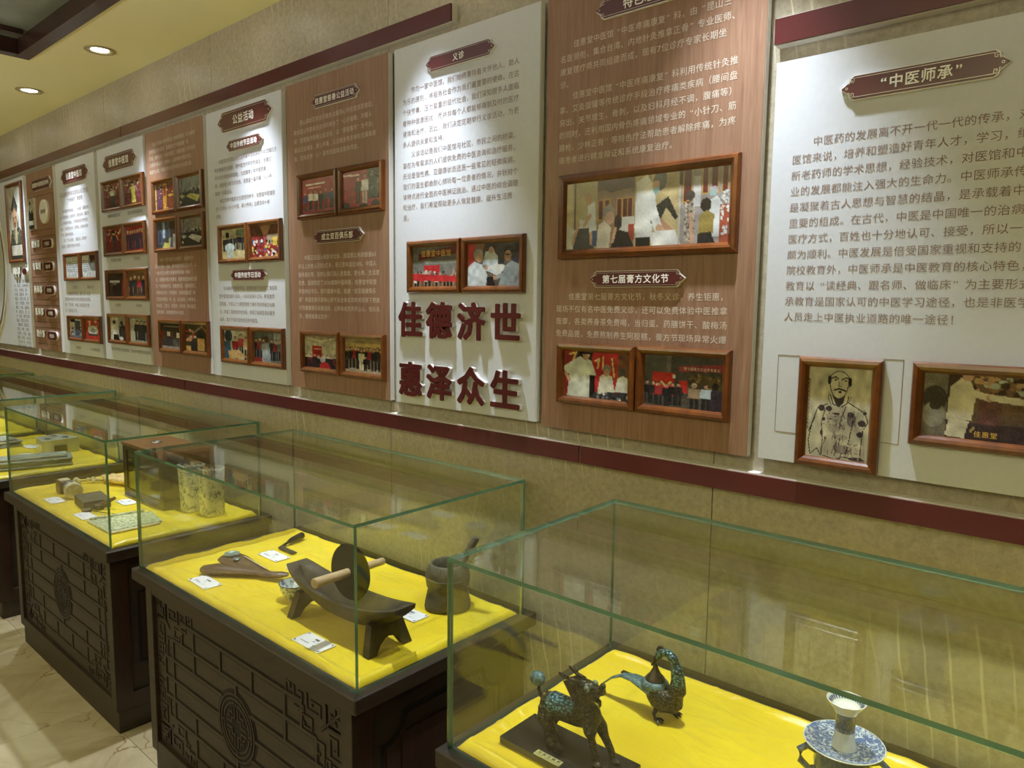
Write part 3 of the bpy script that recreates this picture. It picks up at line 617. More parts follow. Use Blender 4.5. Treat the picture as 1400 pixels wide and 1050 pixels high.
# name-plate chart
PILL = ['行政部', '医务部', '药剂科', '护理部', '康复科']
ordn = ['topmost', 'second from the top', 'middle', 'second from the bottom', 'lowest']
def pill(cx, cz, w, h, text, label, grp='maroon name plates of the chart'):
    t = thing('name_plate', (cx, PY, cz), label, 'name plate', grp)
    def out(gr):
        r = h/2+gr; q = w/2-h/2; return [(-q+r*cos(a), r*sin(a)) for a in [pi/2+pi*k/8 for k in range(9)]]+[(q+r*cos(a), r*sin(a)) for a in [-pi/2+pi*k/8 for k in range(9)]]
    A = lambda y: (lambda u, v: (cx+u, y, cz+v))
    MB().prism(out(.003), A(PY), A(PY-.010)).build('clear_backing', 'acrylic_white', t)
    MB().prism(out(0), A(PY-.010), A(PY-.012)).build('face', 'maroon', t)
    mb = MB(); p = h*.55; put_text(mb, text, cx-p*len(text)/2, cz, p, h*.52, gy(PY-.0126), 'b'); mb.build('lettering', 'letter_white', t)
def raised_text(name, text, x, z, pitch, size, depth, mat_face, label, cat, group, back=None):
    t = thing(name, (x, PY, z), label, cat, group)
    if back: 
        mb = MB(); put_text(mb, text, x, z, pitch, size, None, 'b', thick=(gy(PY), gy(PY-depth*.75))); mb.build('core_or_shadow', back, t)  # white body of the big characters, imitated shadow behind the small ones
    mb = MB(); put_text(mb, text, x, z, pitch, size, None, 'b', thick=(gy(PY-(depth*.75 if back else 0)), gy(PY-depth))); mb.build('coloured_face' if back else 'letters', mat_face, t)
for i in range(5):
    a, b = rows[i+1]; z = (a+b)/2
    pill(-5.285, z+.004, .17, .052, PILL[i], f'{ordn[i]} maroon name plate in the chart on the wood-grained board')
    raised_text('cut_letters', ['理务部', '专家组', '药师部', '医师部', '理疗部'][i], -5.60, z+.012, .055, .050, .008, 'letter_white', f'{ordn[i]} group of small white cut-out characters in the chart', 'lettering', 'cut-out characters of the chart', 'print_dark')  # dark core imitates the shadow behind the white letters
t = thing('round_name_disc', (-5.315, PY, 2.176), 'small round white disc in the top box of the name-plate chart', 'name plate')
MB().lathe([(0, PY-.014), (.072, PY-.014), (.075, PY-.011), (.075, PY), (0, PY)], (-5.315, 0, 2.176), 40, 'y').build('disc', 'acrylic_white', t, smooth='auto')
mb = MB(); put_text(mb, '理务部', -5.315-.045, 2.176, .03, .028, gy(PY-.0147), 'b'); mb.build('lettering', 'print_dark', t)
pill(-5.765, 1.812, .085, .040, '主任', 'small maroon name plate under the long portrait', None)
raised_text('cut_letters', '国医馆', -6.035, 1.822, .055, .054, .008, 'letter_white', 'white cut-out characters directly under the long portrait', 'lettering', None, 'print_dark')  # dark back layer stands for the letters' shadow
raised_text('cut_letters', '生堂', -6.00, 1.790, .06, .034, .008, 'letter_white', 'lower, smaller cut-out characters under the long portrait', 'lettering', None, 'print_dark')  # shadow put in as a dark layer here too

# the eight big characters
for r, (line, z) in enumerate((('佳德济世', 1.576), ('惠泽众生', 1.381))):
    for c, ch in enumerate(line):
        cx = (-1.819, -1.683, -1.543, -1.404)[c]; s = .118
        wh = ['upper', 'lower'][r]+' row, '+['first from the left', 'second from the left', 'third from the left', 'rightmost'][c]
        raised_text('big_character', ch, cx-s/2, z, s, s, .016, 'maroon', f'big maroon cut-out character on the white board, {wh}', 'character', 'eight big maroon characters', 'acrylic_white')

# ------------------------------------------------------------------ framed photographs
RED = (176, 28, 34); WHT = (226, 224, 218); DK = (34, 30, 32); SK = (196, 150, 118)
def ph_panorama():
    p = Pic(190, 66, (150, 138, 100), 5)
    p.r(0, 0, .215, 1, (176, 164, 118)).r(.215, 0, .46, 1, (140, 112, 84)).r(.46, 0, .72, 1, (184, 164, 112)).r(.72, 0, 1, 1, (150, 142, 140))
    p.r(0, 0, .05, 1, (196, 184, 136)).r(.06, 0, .07, .8, (90, 60, 40)).p([(0, 1), (0, .6), (.1, .75), (.06, 1)], (196, 200, 190))
    p.p([(.05, 1), (.07, .68), (.17, .66), (.2, 1)], (66, 70, 72)).p([(.08, .68), (.1, .55), (.17, .57), (.18, .68)], (200, 204, 206))
    p.ln([(.09, .62), (.05, .9)], .018, SK).ln([(.17, .64), (.18, .92)], .018, SK)
    p.p([(.15, .36), (.2, .3), (.21, .72), (.165, .74)], (206, 214, 222)).e(.155, .26, .022, .085, (180, 136, 100)).ln([(.17, .5), (.13, .64)], .02, SK).r(.185, .72, .215, .95, (60, 84, 130))
    p.r(.215, 0, .46, .16, (96, 60, 44)).p([(.215, .0), (.46, .0), (.42, .16), (.30, .2), (.215, .06)], (80, 48, 38))
    for x in (.225, .265, .345, .38, .415): p.r(x, .3, x+.032, .58, (90, 26, 24)).ln([(x, .3), (x+.032, .3), (x+.032, .58), (x, .58), (x, .3)], .005, (196, 140, 50))
    p.r(.33, .56, .46, .8, (196, 196, 188)).r(.42, .66, .46, .9, (170, 60, 40)).p([(.215, 1), (.225, .66), (.27, .58), (.31, .7), (.3, 1)], (204, 198, 180)).e(.292, .5, .038, .13, (140, 132, 122)).e(.3, .56, .03, .09, (192, 150, 122))
    p.e(.355, .63, .026, .11, (44, 32, 28)).p([(.31, 1), (.34, .72), (.42, .78), (.46, 1)], (36, 30, 32)).ln([(.32, .9), (.34, .72)], .018, SK)
    p.r(.54, .0, .56, .4, (150, 130, 90)).r(.55, .45, .6, .6, (96, 56, 40))
    p.p([(.46, .72), (.47, .1), (.53, .0), (.575, .18), (.59, .45), (.56, .86), (.47, .86)], (214, 218, 218)).p([(.47, .86), (.56, .86), (.56, 1), (.465, 1)], (26, 26, 30)).e(.61, .1, .04, .14, (88, 88, 92)).e(.585, .17, .022, .07, (190, 146, 120)).e(.588, .235, .018, .05, (120, 168, 178))
    p.p([(.55, .5), (.66, .33), (.72, .62), (.705, .66), (.65, .48), (.6, .72), (.56, .68)], (38, 38, 36)).p([(.6, .66), (.62, .62), (.71, .82), (.69, .88)], (176, 124, 96)).ln([(.54, .3), (.6, .72)], .05, (214, 218, 218)).e(.61, .75, .02, .05, SK).p([(.55, .8), (.7, .78), (.74, 1), (.57, 1)], (208, 210, 208))
    p.r(.72, 0, .73, 1, (180, 176, 168)).r(.72, .02, .75, .2, (60, 44, 36)).r(.745, .0, .79, .46, (100, 22, 26)).ln([(.745, 0), (.745, .44), (.79, .4), (.79, 0)], .006, (206, 160, 60)).r(.8, .1, .84, .5, (196, 196, 200))
    for x in (.85, .9, .955): p.r(x, -.01, x+.032, .34, (110, 24, 28)).ln([(x, 0), (x, .34), (x+.032, .34), (x+.032, 0)], .005, (206, 160, 60))
    p.e(.785, .35, .026, .07, (70, 60, 56)).p([(.75, .98), (.755, .5), (.79, .42), (.81, .55), (.81, .98)], (150, 138, 124)).spots(60, .755, .45, .81, .95, [(90, 80, 74), (190, 180, 166)], .006)
    p.ln([(.79, .6), (.8, .95)], .02, SK).e(.91, .31, .022, .06, (170, 170, 176)).e(.908, .345, .018, .035, (140, 180, 186)).p([(.88, .45), (.93, .38), (.965, .5), (.95, .9), (.9, .92)], (214, 220, 224)).e(.872, .49, .03, .09, (34, 26, 24)).p([(.83, .98), (.84, .62), (.88, .56), (.92, .62), (.91, .98)], (156, 134, 60)).p([(.83, .86), (.9, .84), (.93, 1), (.83, 1)], (34, 32, 36)).r(.95, .5, 1, 1, (170, 74, 50)).spots(30, .955, .3, .995, .9, [WHT, (200, 210, 214)], .008); return p
def ph_banner():
    p = Pic(84, 60, (120, 118, 112)); p.r(0, 0, 1, .35, (96, 90, 86)).p([(.14, .18), (1, 0), (1, .2), (.14, .34)], (110, 26, 32)).r(.0, .2, .14, 1, (110, 112, 100))
    p.r(.26, .46, .62, .66, (206, 36, 42)).r(.3, .36, 1, .44, (150, 154, 150)).spots(60, .05, .62, 1, .8, [(200, 196, 190), (60, 60, 70), (190, 140, 110)], .03).r(.0, .82, 1, 1, (150, 116, 80)).crowd(12, .02, 1, .7, .32, [(210, 208, 205), (40, 44, 60), (180, 40, 40)], 2).p([(.0, .66), (1, .74), (1, .88), (.0, .84)], (214, 38, 44)); return p
def ph_consult():
    p = Pic(84, 66, (96, 84, 76)); p.r(0, 0, .16, .75, (190, 40, 40)).r(.0, .4, .1, .9, (176, 44, 44)).r(.3, 0, 1, .3, (62, 56, 52)).p([(.2, 0), (.34, .0), (.3, .3), (.16, .34)], (130, 90, 60))
    p.p([(.3, .5), (.36, .2), (.5, .18), (.62, .34), (.66, .55), (.45, .6)], (186, 202, 214)).e(.48, .12, .07, .1, (40, 38, 40)).e(.47, .17, .05, .08, (190, 148, 122)).p([(.35, .6), (.6, .45), (.75, .55), (.6, .78)], (214, 218, 220)).r(.6, .0, .72, .5, (54, 56, 66)).e(.93, .13, .08, .12, (36, 32, 30)).p([(.84, .26), (1, .24), (1, .5), (.86, .5)], (60, 66, 100))
    p.p([(0, 1), (.02, .55), (.14, .42), (.3, .5), (.4, .75), (.36, 1)], (196, 208, 218)).e(.22, .27, .09, .14, (150, 150, 150)).e(.24, .33, .07, .11, (196, 152, 122)).ln([(.28, .58), (.52, .66)], .05, (196, 208, 218)).e(.37, .56, .04, .06, SK)
    p.p([(.6, 1), (.72, .56), (.84, .42), (1, .52), (1, 1)], (146, 160, 172)).e(.8, .24, .1, .15, (44, 40, 40)).e(.775, .31, .065, .12, (186, 142, 112)).ln([(.84, .66), (.56, .8)], .07, (146, 160, 172)).e(.53, .8, .05, .05, SK).ln([(.71, .28), (.8, .29)], .02, (20, 20, 20)).p([(.38, .8), (.5, .76), (.55, 1), (.4, 1)], (34, 30, 40)); return p
def ph_yard():
    p = Pic(84, 62, (140, 40, 40)); p.r(0, 0, .18, 1, (150, 36, 40)).r(.18, 0, .5, .5, (60, 44, 44)).r(.45, .0, .85, 1, (196, 34, 40)).r(.84, .0, 1, .9, (120, 70, 46)).r(.72, .1, .84, .6, (180, 50, 44)).ln([(.1, .08), (.2, .04), (.16, .2)], .03, (230, 190, 90)).ln([(.5, .2), (.56, .14), (.54, .34)], .025, (232, 200, 110)).ln([(.62, .1), (.62, .36)], .02, (226, 190, 100)).ln([(.75, .12), (.79, .5)], .02, (226, 190, 100))
    p.p([(0, .36), (.1, .26), (.28, .1), (.44, .2), (.52, .5), (.42, .54), (.42, 1), (.06, 1), (.1, .5), (.03, .5)], (214, 220, 210)).e(.36, .04, .1, .12, (34, 26, 24)).p([(.3, .06), (.42, .06), (.38, .2), (.31, .18)], (190, 146, 116)).r(.42, .5, .5, .95, (28, 26, 30)).ln([(.04, .5), (.1, .64)], .05, (196, 150, 120))
    p.p([(.54, .86), (.58, .5), (.66, .44), (.76, .5), (.8, .82), (.7, .9)], (216, 216, 204)).e(.68, .36, .06, .1, (126, 118, 112)).e(.67, .42, .045, .08, (188, 142, 112)).e(.9, .4, .06, .1, (80, 74, 70)).p([(.8, .8), (.84, .52), (.92, .47), (1, .52), (1, .85)], (216, 216, 206)).p([(.5, .85), (1, .8), (1, 1), (.4, 1)], (60, 60, 66)).spots(26, .5, .85, 1, 1, [WHT, (110, 120, 130), (40, 40, 44)], .025); return p
def ph_fair():
    p = Pic(84, 60, (70, 66, 62)); p.r(0, 0, .3, 1, (84, 82, 78)).r(.3, 0, .36, 1, (104, 100, 94)).r(.5, 0, 1, .2, (76, 72, 70)).p([(.47, .2), (1, .12), (1, .26), (.47, .3)], (160, 52, 66)).r(.6, .35, 1, .6, (92, 76, 50)).spots(30, .6, .3, 1, .6, [(150, 120, 70), (60, 50, 40)], .02)
    p.r(.12, .34, .4, .78, (214, 40, 36)).r(.46, .46, .57, .7, (206, 38, 36)).ln([(.18, .58), (.24, .52), (.3, .6), (.36, .52)], .025, (236, 206, 120)).e(.4, .4, .02, .04, WHT)
    p.r(0, .8, 1, 1, (86, 78, 70)).crowd(6, .02, .5, .52, .44, [(30, 28, 32), (44, 36, 40), (176, 40, 50), (34, 34, 44)], 4, wd=1.3).man(.66, .5, .52, (156, 130, 100), hair=(220, 216, 206), wd=1.5).man(.8, .5, .5, (170, 190, 210), wd=1.4).p([(.84, 1), (.86, .62), (.93, .56), (1, .64), (1, 1)], (54, 44, 60)).e(.91, .53, .04, .07, (40, 34, 32)); return p
def ph_drawing():
    p = Pic(110, 160, (196, 190, 160), 5); I = (46, 38, 42)
    g = (150, 142, 124)
    p.p([(.36, .42), (.62, .4), (.9, .5), (.96, 1), (.3, 1), (.34, .6)], (178, 170, 146)).e(.5, .56, .09, .05, g).e(.72, .55, .07, .08, (120, 108, 104)).e(.56, .75, .12, .03, g).e(.6, .88, .14, .05, (128, 118, 108)).e(.45, .66, .09, .05, g)
    h = [(.5+.165*sin(a)*(1 if cos(a) > 0 else .86), .165-.125*cos(a) if cos(a) > 0 else .165-.17*cos(a)) for a in [2*pi*k/28 for k in range(29)]]
    p.p(h, (200, 194, 166)).ln(h, .014, I).e(.345, .14, .03, .05, I).e(.665, .15, .03, .05, I)
    p.ln([(.38, .12), (.44, .1), (.48, .125)], .02, I).ln([(.54, .13), (.6, .105), (.66, .12)], .02, I).e(.44, .135, .02, .008, I).e(.6, .14, .02, .008, I).ln([(.5, .15), (.49, .2), (.53, .205)], .01, I).ln([(.43, .245), (.5, .228), (.52, .232), (.6, .245)], .026, I).e(.52, .262, .03, .012, I)
    p.p([(.4, .3), (.5, .34), (.6, .3), (.58, .38), (.52, .42), (.46, .4)], (60, 50, 54)).ln([(.37, .3), (.42, .4), (.52, .42)], .016, I).ln([(.66, .3), (.64, .38), (.56, .42)], .016, I).ln([(.35, .28), (.34, .34), (.4, .42)], .01, I).ln([(.7, .3), (.66, .37)], .01, I)
    for q in ([(.34, .4), (.18, .45), (.1, .62), (.05, .82), (.09, .97)], [(.66, .37), (.8, .42), (.92, .47), (.97, .56), (.9, .66), (.88, .9), (.9, 1)], [(.62, .42), (.55, .58), (.54, .66)], [(.3, .46), (.25, .6), (.28, .8), (.27, .97)], [(.75, .46), (.73, .64), (.7, .78), (.66, .93)], [(.09, .97), (.2, .9), (.26, .97)], [(.14, .56), (.05, .72)], [(.3, .97), (.5, 1), (.62, .96), (.8, .97), (.95, .98)]): p.ln(q, .014, I)
    for e in ((.24, .45, .05, .035), (.36, .45, .05, .03), (.88, .58, .06, .035), (.86, .7, .05, .03), (.7, .5, .05, .03), (.92, .47, .03, .02), (.28, .57, .03, .02), (.26, .72, .025, .03), (.82, .97, .12, .02), (.48, .5, .06, .012)): p.e(*e, (66, 54, 58))
    p.spots(46, .24, .42, .96, .98, [(82, 72, 70), (150, 140, 122), (206, 200, 172)], .012, 5)
    r_ = random.Random(9)
    for k in range(46):
        x, y = r_.uniform(.3, .86), r_.uniform(.45, .95); p.ln([(x, y), (x+r_.uniform(-.05, .05), y+r_.uniform(-.01, .09))], r_.uniform(.006, .016), r_.choice([(70, 58, 62), (110, 98, 92), (52, 42, 46)]))
    for k in range(26): p.ln([(.01+.015*(k % 2), .14+.022*k), (.035, .15+.022*k)], .014, I)
    return p
def ph_hands():
    p = Pic(110, 66, (96, 76, 56)); p.r(0, 0, .2, 1, (120, 112, 96)).e(.1, .4, .1, .2, (66, 60, 54)).e(.1, .65, .09, .2, (150, 146, 132)).e(.11, .5, .05, .08, (66, 58, 52)).r(.2, 0, .3, 1, (70, 50, 40)).r(.4, 0, .9, .55, (112, 84, 62)).spots(50, .38, .0, .86, .3, [(190, 150, 100), (150, 110, 70), (176, 190, 170), (70, 50, 40)], .03, 2).r(.34, .72, .8, 1, (66, 50, 56)).r(.45, .4, .62, .75, (104, 66, 62))
    p.p([(.2, .72), (.22, .2), (.3, .06), (.38, .12), (.42, .3), (.4, .7)], (208, 200, 168)).p([(.22, .7), (.38, .72), (.35, .98), (.2, .96)], (214, 208, 178)).ln([(.36, .26), (.52, .34)], .06, (208, 200, 168)).e(.53, .33, .03, .06, SK).e(.35, .04, .04, .07, SK)
    p.ln([(.55, .33), (.86, .38)], .06, (204, 198, 170)).p([(.8, .3), (.94, .28), (1, .4), (1, .8), (.88, .86)], (204, 198, 170)).e(.9, .22, .05, .08, (50, 40, 36)).ln([(.4, .86), (.42, .8)], .02, (190, 160, 90)); return p
def stage(bg=RED, cl=None, n=6, seed=1, floor=(160, 60, 60)):
    def f():
        p = Pic(58, 46, bg); p.r(0, .82, 1, 1, floor).ln([(.15, .18), (.7, .18)], .03, (236, 226, 216)).ln([(.2, .28), (.6, .28)], .02, (230, 200, 190)); p.crowd(n, .04, .97, .34, .56, cl or [(40, 60, 120), WHT, WHT, DK, (80, 80, 100)], seed, wd=1.1); return p
    return f
def ph_two():
    p = Pic(58, 46, (170, 28, 48)); p.r(.68, 0, 1, 1, (58, 62, 58)).spots(24, .7, .05, 1, .9, [(110, 110, 100), (30, 30, 30)], .04).r(0, .8, 1, 1, (176, 46, 50)).ln([(.04, .1), (.44, .14)], .04, (232, 206, 200)).man(.42, .16, .74, (46, 38, 42)).man(.6, .12, .8, (226, 224, 226), (190, 180, 160)).e(.1, .95, .1, .12, DK).e(.55, .98, .12, .08, DK).e(.86, .95, .1, .12, DK); return p
def ph_lecture():
    p = Pic(58, 46, (182, 176, 150)); p.grad(0, .22, (150, 132, 100), (186, 176, 150)).ln([(.1, .08), (.5, .16), (.9, .06)], .02, (230, 220, 190)).r(.24, .3, .54, .66, (184, 34, 34)).ln([(.3, .4), (.5, .4)], .03, (230, 200, 150)).r(0, .7, 1, 1, (84, 40, 36)).crowd(8, .0, 1, .55, .6, [DK, (96, 30, 34), (60, 40, 44)], 3, wd=1.2).e(.56, .72, .08, .1, (186, 180, 176)).e(.62, .95, .16, .16, (190, 30, 40)); return p
def ph_group():
    p = Pic(58, 46, (150, 120, 66)); p.r(0, 0, 1, .14, (150, 130, 84)).r(0, .14, 1, .3, (190, 160, 90)).r(0, .84, 1, 1, (176, 158, 130)).crowd(12, .0, 1, .24, .64, [(36, 34, 38), (60, 50, 54), (36, 34, 38), (156, 34, 40), (40, 36, 40)], 8, wd=1.2).man(.46, .3, .62, (214, 206, 160), (210, 202, 160), wd=1.2).man(.56, .5, .44, (20, 20, 22), wd=1.4); return p
def ph_lion():
    p = Pic(58, 46, (180, 170, 120)); p.r(0, 0, 1, .3, (206, 200, 160)).r(.6, .05, 1, .4, (120, 140, 110)).r(0, .75, 1, 1, (206, 190, 130)).crowd(9, .05, 1, .22, .5, [DK, (40, 40, 50), (60, 56, 52)], 5).e(.34, .62, .2, .14, (190, 210, 214)).p([(.25, .6), (.42, .6), (.45, .96), (.24, .96)], (186, 206, 208)).e(.25, .2, .08, .1, DK); return p
def ph_hall():
    p = Pic(58, 46, (150, 40, 36)); p.r(.0, 0, 1, .35, (110, 60, 44)).p([(.3, 0), (.7, 0), (.56, .34), (.44, .34)], (186, 130, 90)).r(.44, .3, .56, 1, (176, 70, 70)).r(.56, .3, 1, .6, (170, 150, 120)).spots(90, 0, .45, 1, 1, [(196, 60, 60), (60, 90, 150), (226, 200, 80), WHT, DK], .04).r(.76, .4, .92, .66, (226, 190, 60)); return p
def ph_kids():
    p = Pic(58, 46, (190, 184, 160)); p.r(0, 0, .5, .4, (206, 200, 176)).e(.18, .2, .16, .22, (40, 60, 80)).p([(0, .4), (.25, .36), (.3, 1), (0, 1)], (40, 90, 120)).man(.46, .2, .8, (180, 30, 40), wd=1.5).man(.7, .1, .8, (190, 60, 60), wd=1.4).man(.9, .2, .8, (210, 190, 150), wd=1.3).p([(.15, .72), (.6, .66), (.95, .9), (.2, 1)], (206, 166, 96)).ln([(.4, .7), (.7, .84)], .05, SK); return p
def ph_street():
    p = Pic(58, 46, (110, 112, 104)); p.r(0, 0, .5, .5, (84, 90, 84)).r(.7, 0, 1, .5, (150, 158, 160)).crowd(7, .0, 1, .2, .7, [(50, 44, 60), (140, 40, 44), (90, 100, 110), (200, 190, 170)], 6, wd=1.3).p([(.3, .4), (.55, .34), (.6, 1), (.28, 1)], (150, 160, 170)).e(.45, .24, .08, .12, (90, 60, 40)).r(.0, .85, .3, 1, (160, 40, 40)); return p
def ph_shelves():
    p = Pic(44, 46, (120, 60, 40)); p.r(.0, 0, .1, 1, (196, 150, 70)).r(.12, .1, .36, 1, (96, 56, 80)).r(.4, .05, .6, 1, (206, 140, 40)).r(.44, .12, .56, .5, (150, 60, 40)).r(.66, .1, .95, .45, (140, 50, 36)).r(.66, .45, 1, .55, (226, 170, 60)).r(.66, .58, .95, .95, (150, 70, 44)).spots(30, 0, 0, 1, 1, [(236, 196, 110), (90, 30, 30)], .03); return p
def ph_room(a=(120, 130, 124), b=(60, 62, 70), g=1):
    def f():
        p = Pic(44, 46, a); p.r(0, .5, 1, 1, b).r(.1, .0, .14, .5, (70, 74, 70)).r(.34, 0, .37, .45, (80, 84, 80)).r(.5, .4, .9, .46, (170, 176, 170)).p([(.3, .66), (.5, .58), (.95, .7), (.8, .9)], (190, 186, 90) if g else (196, 196, 184)).p([(0, .62), (.2, .56), (.3, .64), (.1, .72)], (170, 168, 120)).spots(16, .1, .4, .9, .7, [DK, (80, 90, 80)], .05, 9).r(.0, .8, .1, .9, (190, 180, 110)); return p
    return f
def ph_corridor():
    p = Pic(44, 46, (76, 84, 96)); p.r(.3, 0, .42, .6, (150, 176, 200)).r(.65, 0, 1, .6, (66, 56, 44)).r(.8, .5, 1, 1, (150, 140, 120)).p([(.25, 1), (.4, .75), (.7, .6), (.62, 1)], (206, 196, 90)).r(0, .3, .2, 1, (60, 66, 80)).r(.42, .3, .6, .8, (70, 70, 76)); return p
def ph_shopfront():
    p = Pic(44, 46, (64, 56, 50)); p.r(0, 0, 1, .24, (40, 36, 32)).ln([(.15, .12), (.9, .12)], .05, (110, 96, 70)).r(.3, .32, .46, .5, WHT).r(.78, .34, .92, .54, WHT).r(0, .3, .14, .6, (150, 40, 40)).r(.52, .34, .58, .55, (170, 50, 44)).r(.2, .55, .5, .95, (50, 50, 56)).r(.6, .6, 1, .95, (84, 80, 78)).r(0, .9, 1, 1, (150, 140, 130)); return p
def ph_pavilion():
    p = Pic(44, 46, (70, 58, 34)); p.p([(.3, .4), (.75, .1), (1, .36), (1, .28), (.75, .02), (.3, .32)], (150, 120, 90)).r(.55, .5, .85, .95, (190, 140, 66)).e(.66, .34, .14, .14, (26, 26, 36)).r(.2, .42, .5, .5, (206, 200, 190)).spots(12, .02, .2, .35, .6, [(190, 40, 40), (220, 150, 120)], .06).r(.0, .8, .25, 1, (196, 150, 70)).r(.25, .6, .5, .95, (34, 34, 40)); return p
def ph_solo(bg, dress, skirt):
    def f():
        p = Pic(44, 50, bg, 5); p.grad(.3, 1, bg, tuple(v*.75 for v in bg)).spots(26, .05, .0, .95, .24, [(206, 196, 150), (90, 30, 34), (190, 170, 120)], .05, 3).ln([(0, .55), (1, .6)], .02, tuple(v*.6 for v in bg))
        p.p([(.36, .3), (.62, .28), (.6, .55), (.4, .55)], dress).p([(.42, .5), (.58, .5), (.64, .95), (.4, .95)], skirt).ln([(.36, .32), (.25, .5)], .05, SK).ln([(.62, .3), (.72, .48)], .05, SK).e(.49, .2, .08, .08, SK).e(.49, .15, .08, .06, DK); return p
    return f
def ph_small(bg, cl, n=4, seed=1):
    def f():
        p = Pic(36, 42, bg); p.r(0, .84, 1, 1, tuple(v*.8 for v in bg)).crowd(n, .05, .95, .16, .76, cl, seed, wd=.9, hair=(220, 210, 180)); return p
    return f
def ph_cert(v=0):
    def f():
        p = Pic(36, 46, (196, 204, 208)); p.r(0, 0, 1, .3, (206, 212, 214))
        for k in range(6): p.ln([(.1, .25+.09*k), (.85 if not v else .5, .25+.09*k)], .03, (110, 118, 124))
        if v: p.p([(.5, 0), (1, 0), (1, .75), (.6, .7), (.45, .4)], (120, 126, 120)).p([(.5, 0), (.95, 0), (.9, .2), (.6, .35)], (74, 54, 50))
        return p
    return f
def ph_dark():
    p = Pic(36, 42, (54, 40, 46)); p.r(.1, .32, .7, .4, (190, 200, 206)).e(.5, .7, .24, .28, (24, 22, 28)).r(.8, .3, 1, 1, (140, 30, 34)).e(.4, .45, .12, .05, (120, 110, 100)); return p
def ph_med():
    p = Pic(36, 42, (196, 190, 170)); p.r(.5, 0, 1, .5, (150, 146, 130)).p([(0, 1), (.1, .4), (.3, .3), (.4, .6), (.3, 1)], (226, 224, 216)).e(.25, .22, .08, .09, (30, 26, 26)).p([(.5, 1), (.55, .4), (.8, .3), (.95, .5), (.95, 1)], (44, 44, 52)).e(.7, .24, .09, .1, (40, 34, 30)).r(.2, .75, .5, 1, (28, 28, 34)).e(.65, .9, .12, .08, WHT); return p
def ph_suits():
    p = Pic(36, 42, (150, 150, 130)); p.r(0, 0, .3, 1, (176, 176, 150)).crowd(3, .3, .98, .12, .8, [(40, 40, 44), (60, 62, 66), (34, 34, 38)], 4, wd=1.3); return p
def ph_city():
    p = Pic(36, 42, (176, 180, 176)); p.r(0, 0, .4, .4, (196, 190, 176)).e(.25, .1, .2, .1, (40, 36, 34)).r(.4, .1, .8, 1, (70, 86, 110)).spots(30, .05, .4, .95, 1, [(66, 84, 130), (150, 160, 180), (120, 60, 60), WHT], .07).r(0, .85, 1, 1, (110, 116, 140)); return p
def ph_signing():
    p = Pic(36, 42, (186, 46, 44)); p.spots(10, .1, .1, .95, .4, [(226, 190, 120), (196, 150, 110)], .08).e(.5, .55, .32, .22, (206, 210, 200)).e(.5, .56, .2, .1, (150, 150, 160)).r(.2, .72, .8, .8, (80, 60, 60)).r(0, .84, 1, 1, (206, 50, 44)); return p
def ph_portrait():
    p = Pic(70, 120, (196, 198, 182), 5)
    p.grad(0, .7, (190, 192, 178), (206, 206, 190)).ln([(.45, .06), (.45, .12)], .02, DK).p([(.45, .11), (.7, .28), (.62, .36), (.3, .36), (.2, .3)], (70, 72, 66)).p([(.45, .13), (.52, .3), (.38, .3)], (110, 112, 100)).e(.44, .44, .17, .15, (196, 146, 104)).e(.44, .38, .15, .06, (210, 166, 124)).e(.38, .43, .04, .012, (90, 50, 36)).e(.5, .42, .04, .012, (90, 50, 36)).e(.45, .5, .05, .02, (130, 70, 54)).e(.45, .53, .04, .03, (70, 44, 36))
    p.p([(.0, .78), (.2, .6), (.4, .58), (.55, .58), (.75, .56), (.98, .66), (.98, .8), (0, .84)], (88, 90, 78)).spots(40, .08, .6, .95, .76, [(150, 142, 96), (56, 60, 54)], .03).e(.5, .68, .1, .12, (196, 186, 140)).r(0, .78, 1, 1, (54, 60, 54)).r(.12, .8, .92, .94, (210, 206, 186)).e(.15, .3, .02, .01, DK).e(.15, .36, .02, .01, DK).e(.15, .42, .02, .01, DK).p([(.62, .5), (.68, .46), (.7, .6), (.62, .6)], (40, 50, 44)); return p
def ph_chartman():
    p = Pic(40, 80, (190, 178, 150)); p.e(.4, .18, .12, .06, DK).e(.42, .24, .1, .05, (196, 170, 140)).p([(.1, 1), (.12, .5), (.35, .32), (.5, .3), (.85, .5), (.9, 1)], (46, 52, 46)).p([(.35, .34), (.5, .5), (.5, .32)], WHT).p([(.5, .5), (.62, .32), (.5, .32)], (200, 196, 180)).r(.15, .72, .85, .86, (206, 206, 196)).e(.4, .12, .04, .06, DK); return p

PROF = [(0, 0), (0, .011), (.003, .0155), (.010, .017), (.016, .0135), (.0205, .0075), (.022, .0045), (.022, 0)]
def frame(x0, x1, z0, z1, pic, label, wd=.022, extra=None, group='framed photographs on the boards'):
    t = thing('picture_frame', ((x0+x1)/2, PY, (z0+z1)/2), label, 'framed picture', group)
    mb = MB(); k = wd/.022; rings = []
    for sx, sz in ((0, 0), (1, 0), (1, 1), (0, 1)):
        rings.append([((x0+d*k) if sx == 0 else (x1-d*k), PY-h, (z0+d*k) if sz == 0 else (z1-d*k)) for d, h in PROF])
    n = len(PROF); vs = [p for r in rings for p in r]; fs = []
    for i in range(4):
        for j in range(n-1):
            a = i*n+j; b = ((i+1) % 4)*n+j; fs.append((a, b, b+1, a+1))
    mb.add(vs, fs); mb.build('moulding', 'frame_wood', t)
    i = wd-.001
    me = photo_mesh(pic() if callable(pic) else pic, x0+i, x1-i, z0+i, z1-i, PY-.0045)
    o = kid('photo_print', me, t)
    for v in me.vertices: v.co.x -= t.location.x; v.co.y -= t.location.y; v.co.z -= t.location.z
    if extra:
        mb = MB(); extra(mb, x0+i, x1-i, z0+i, z1-i); mb.build('printed_lettering', extra.mt, t)
    return t
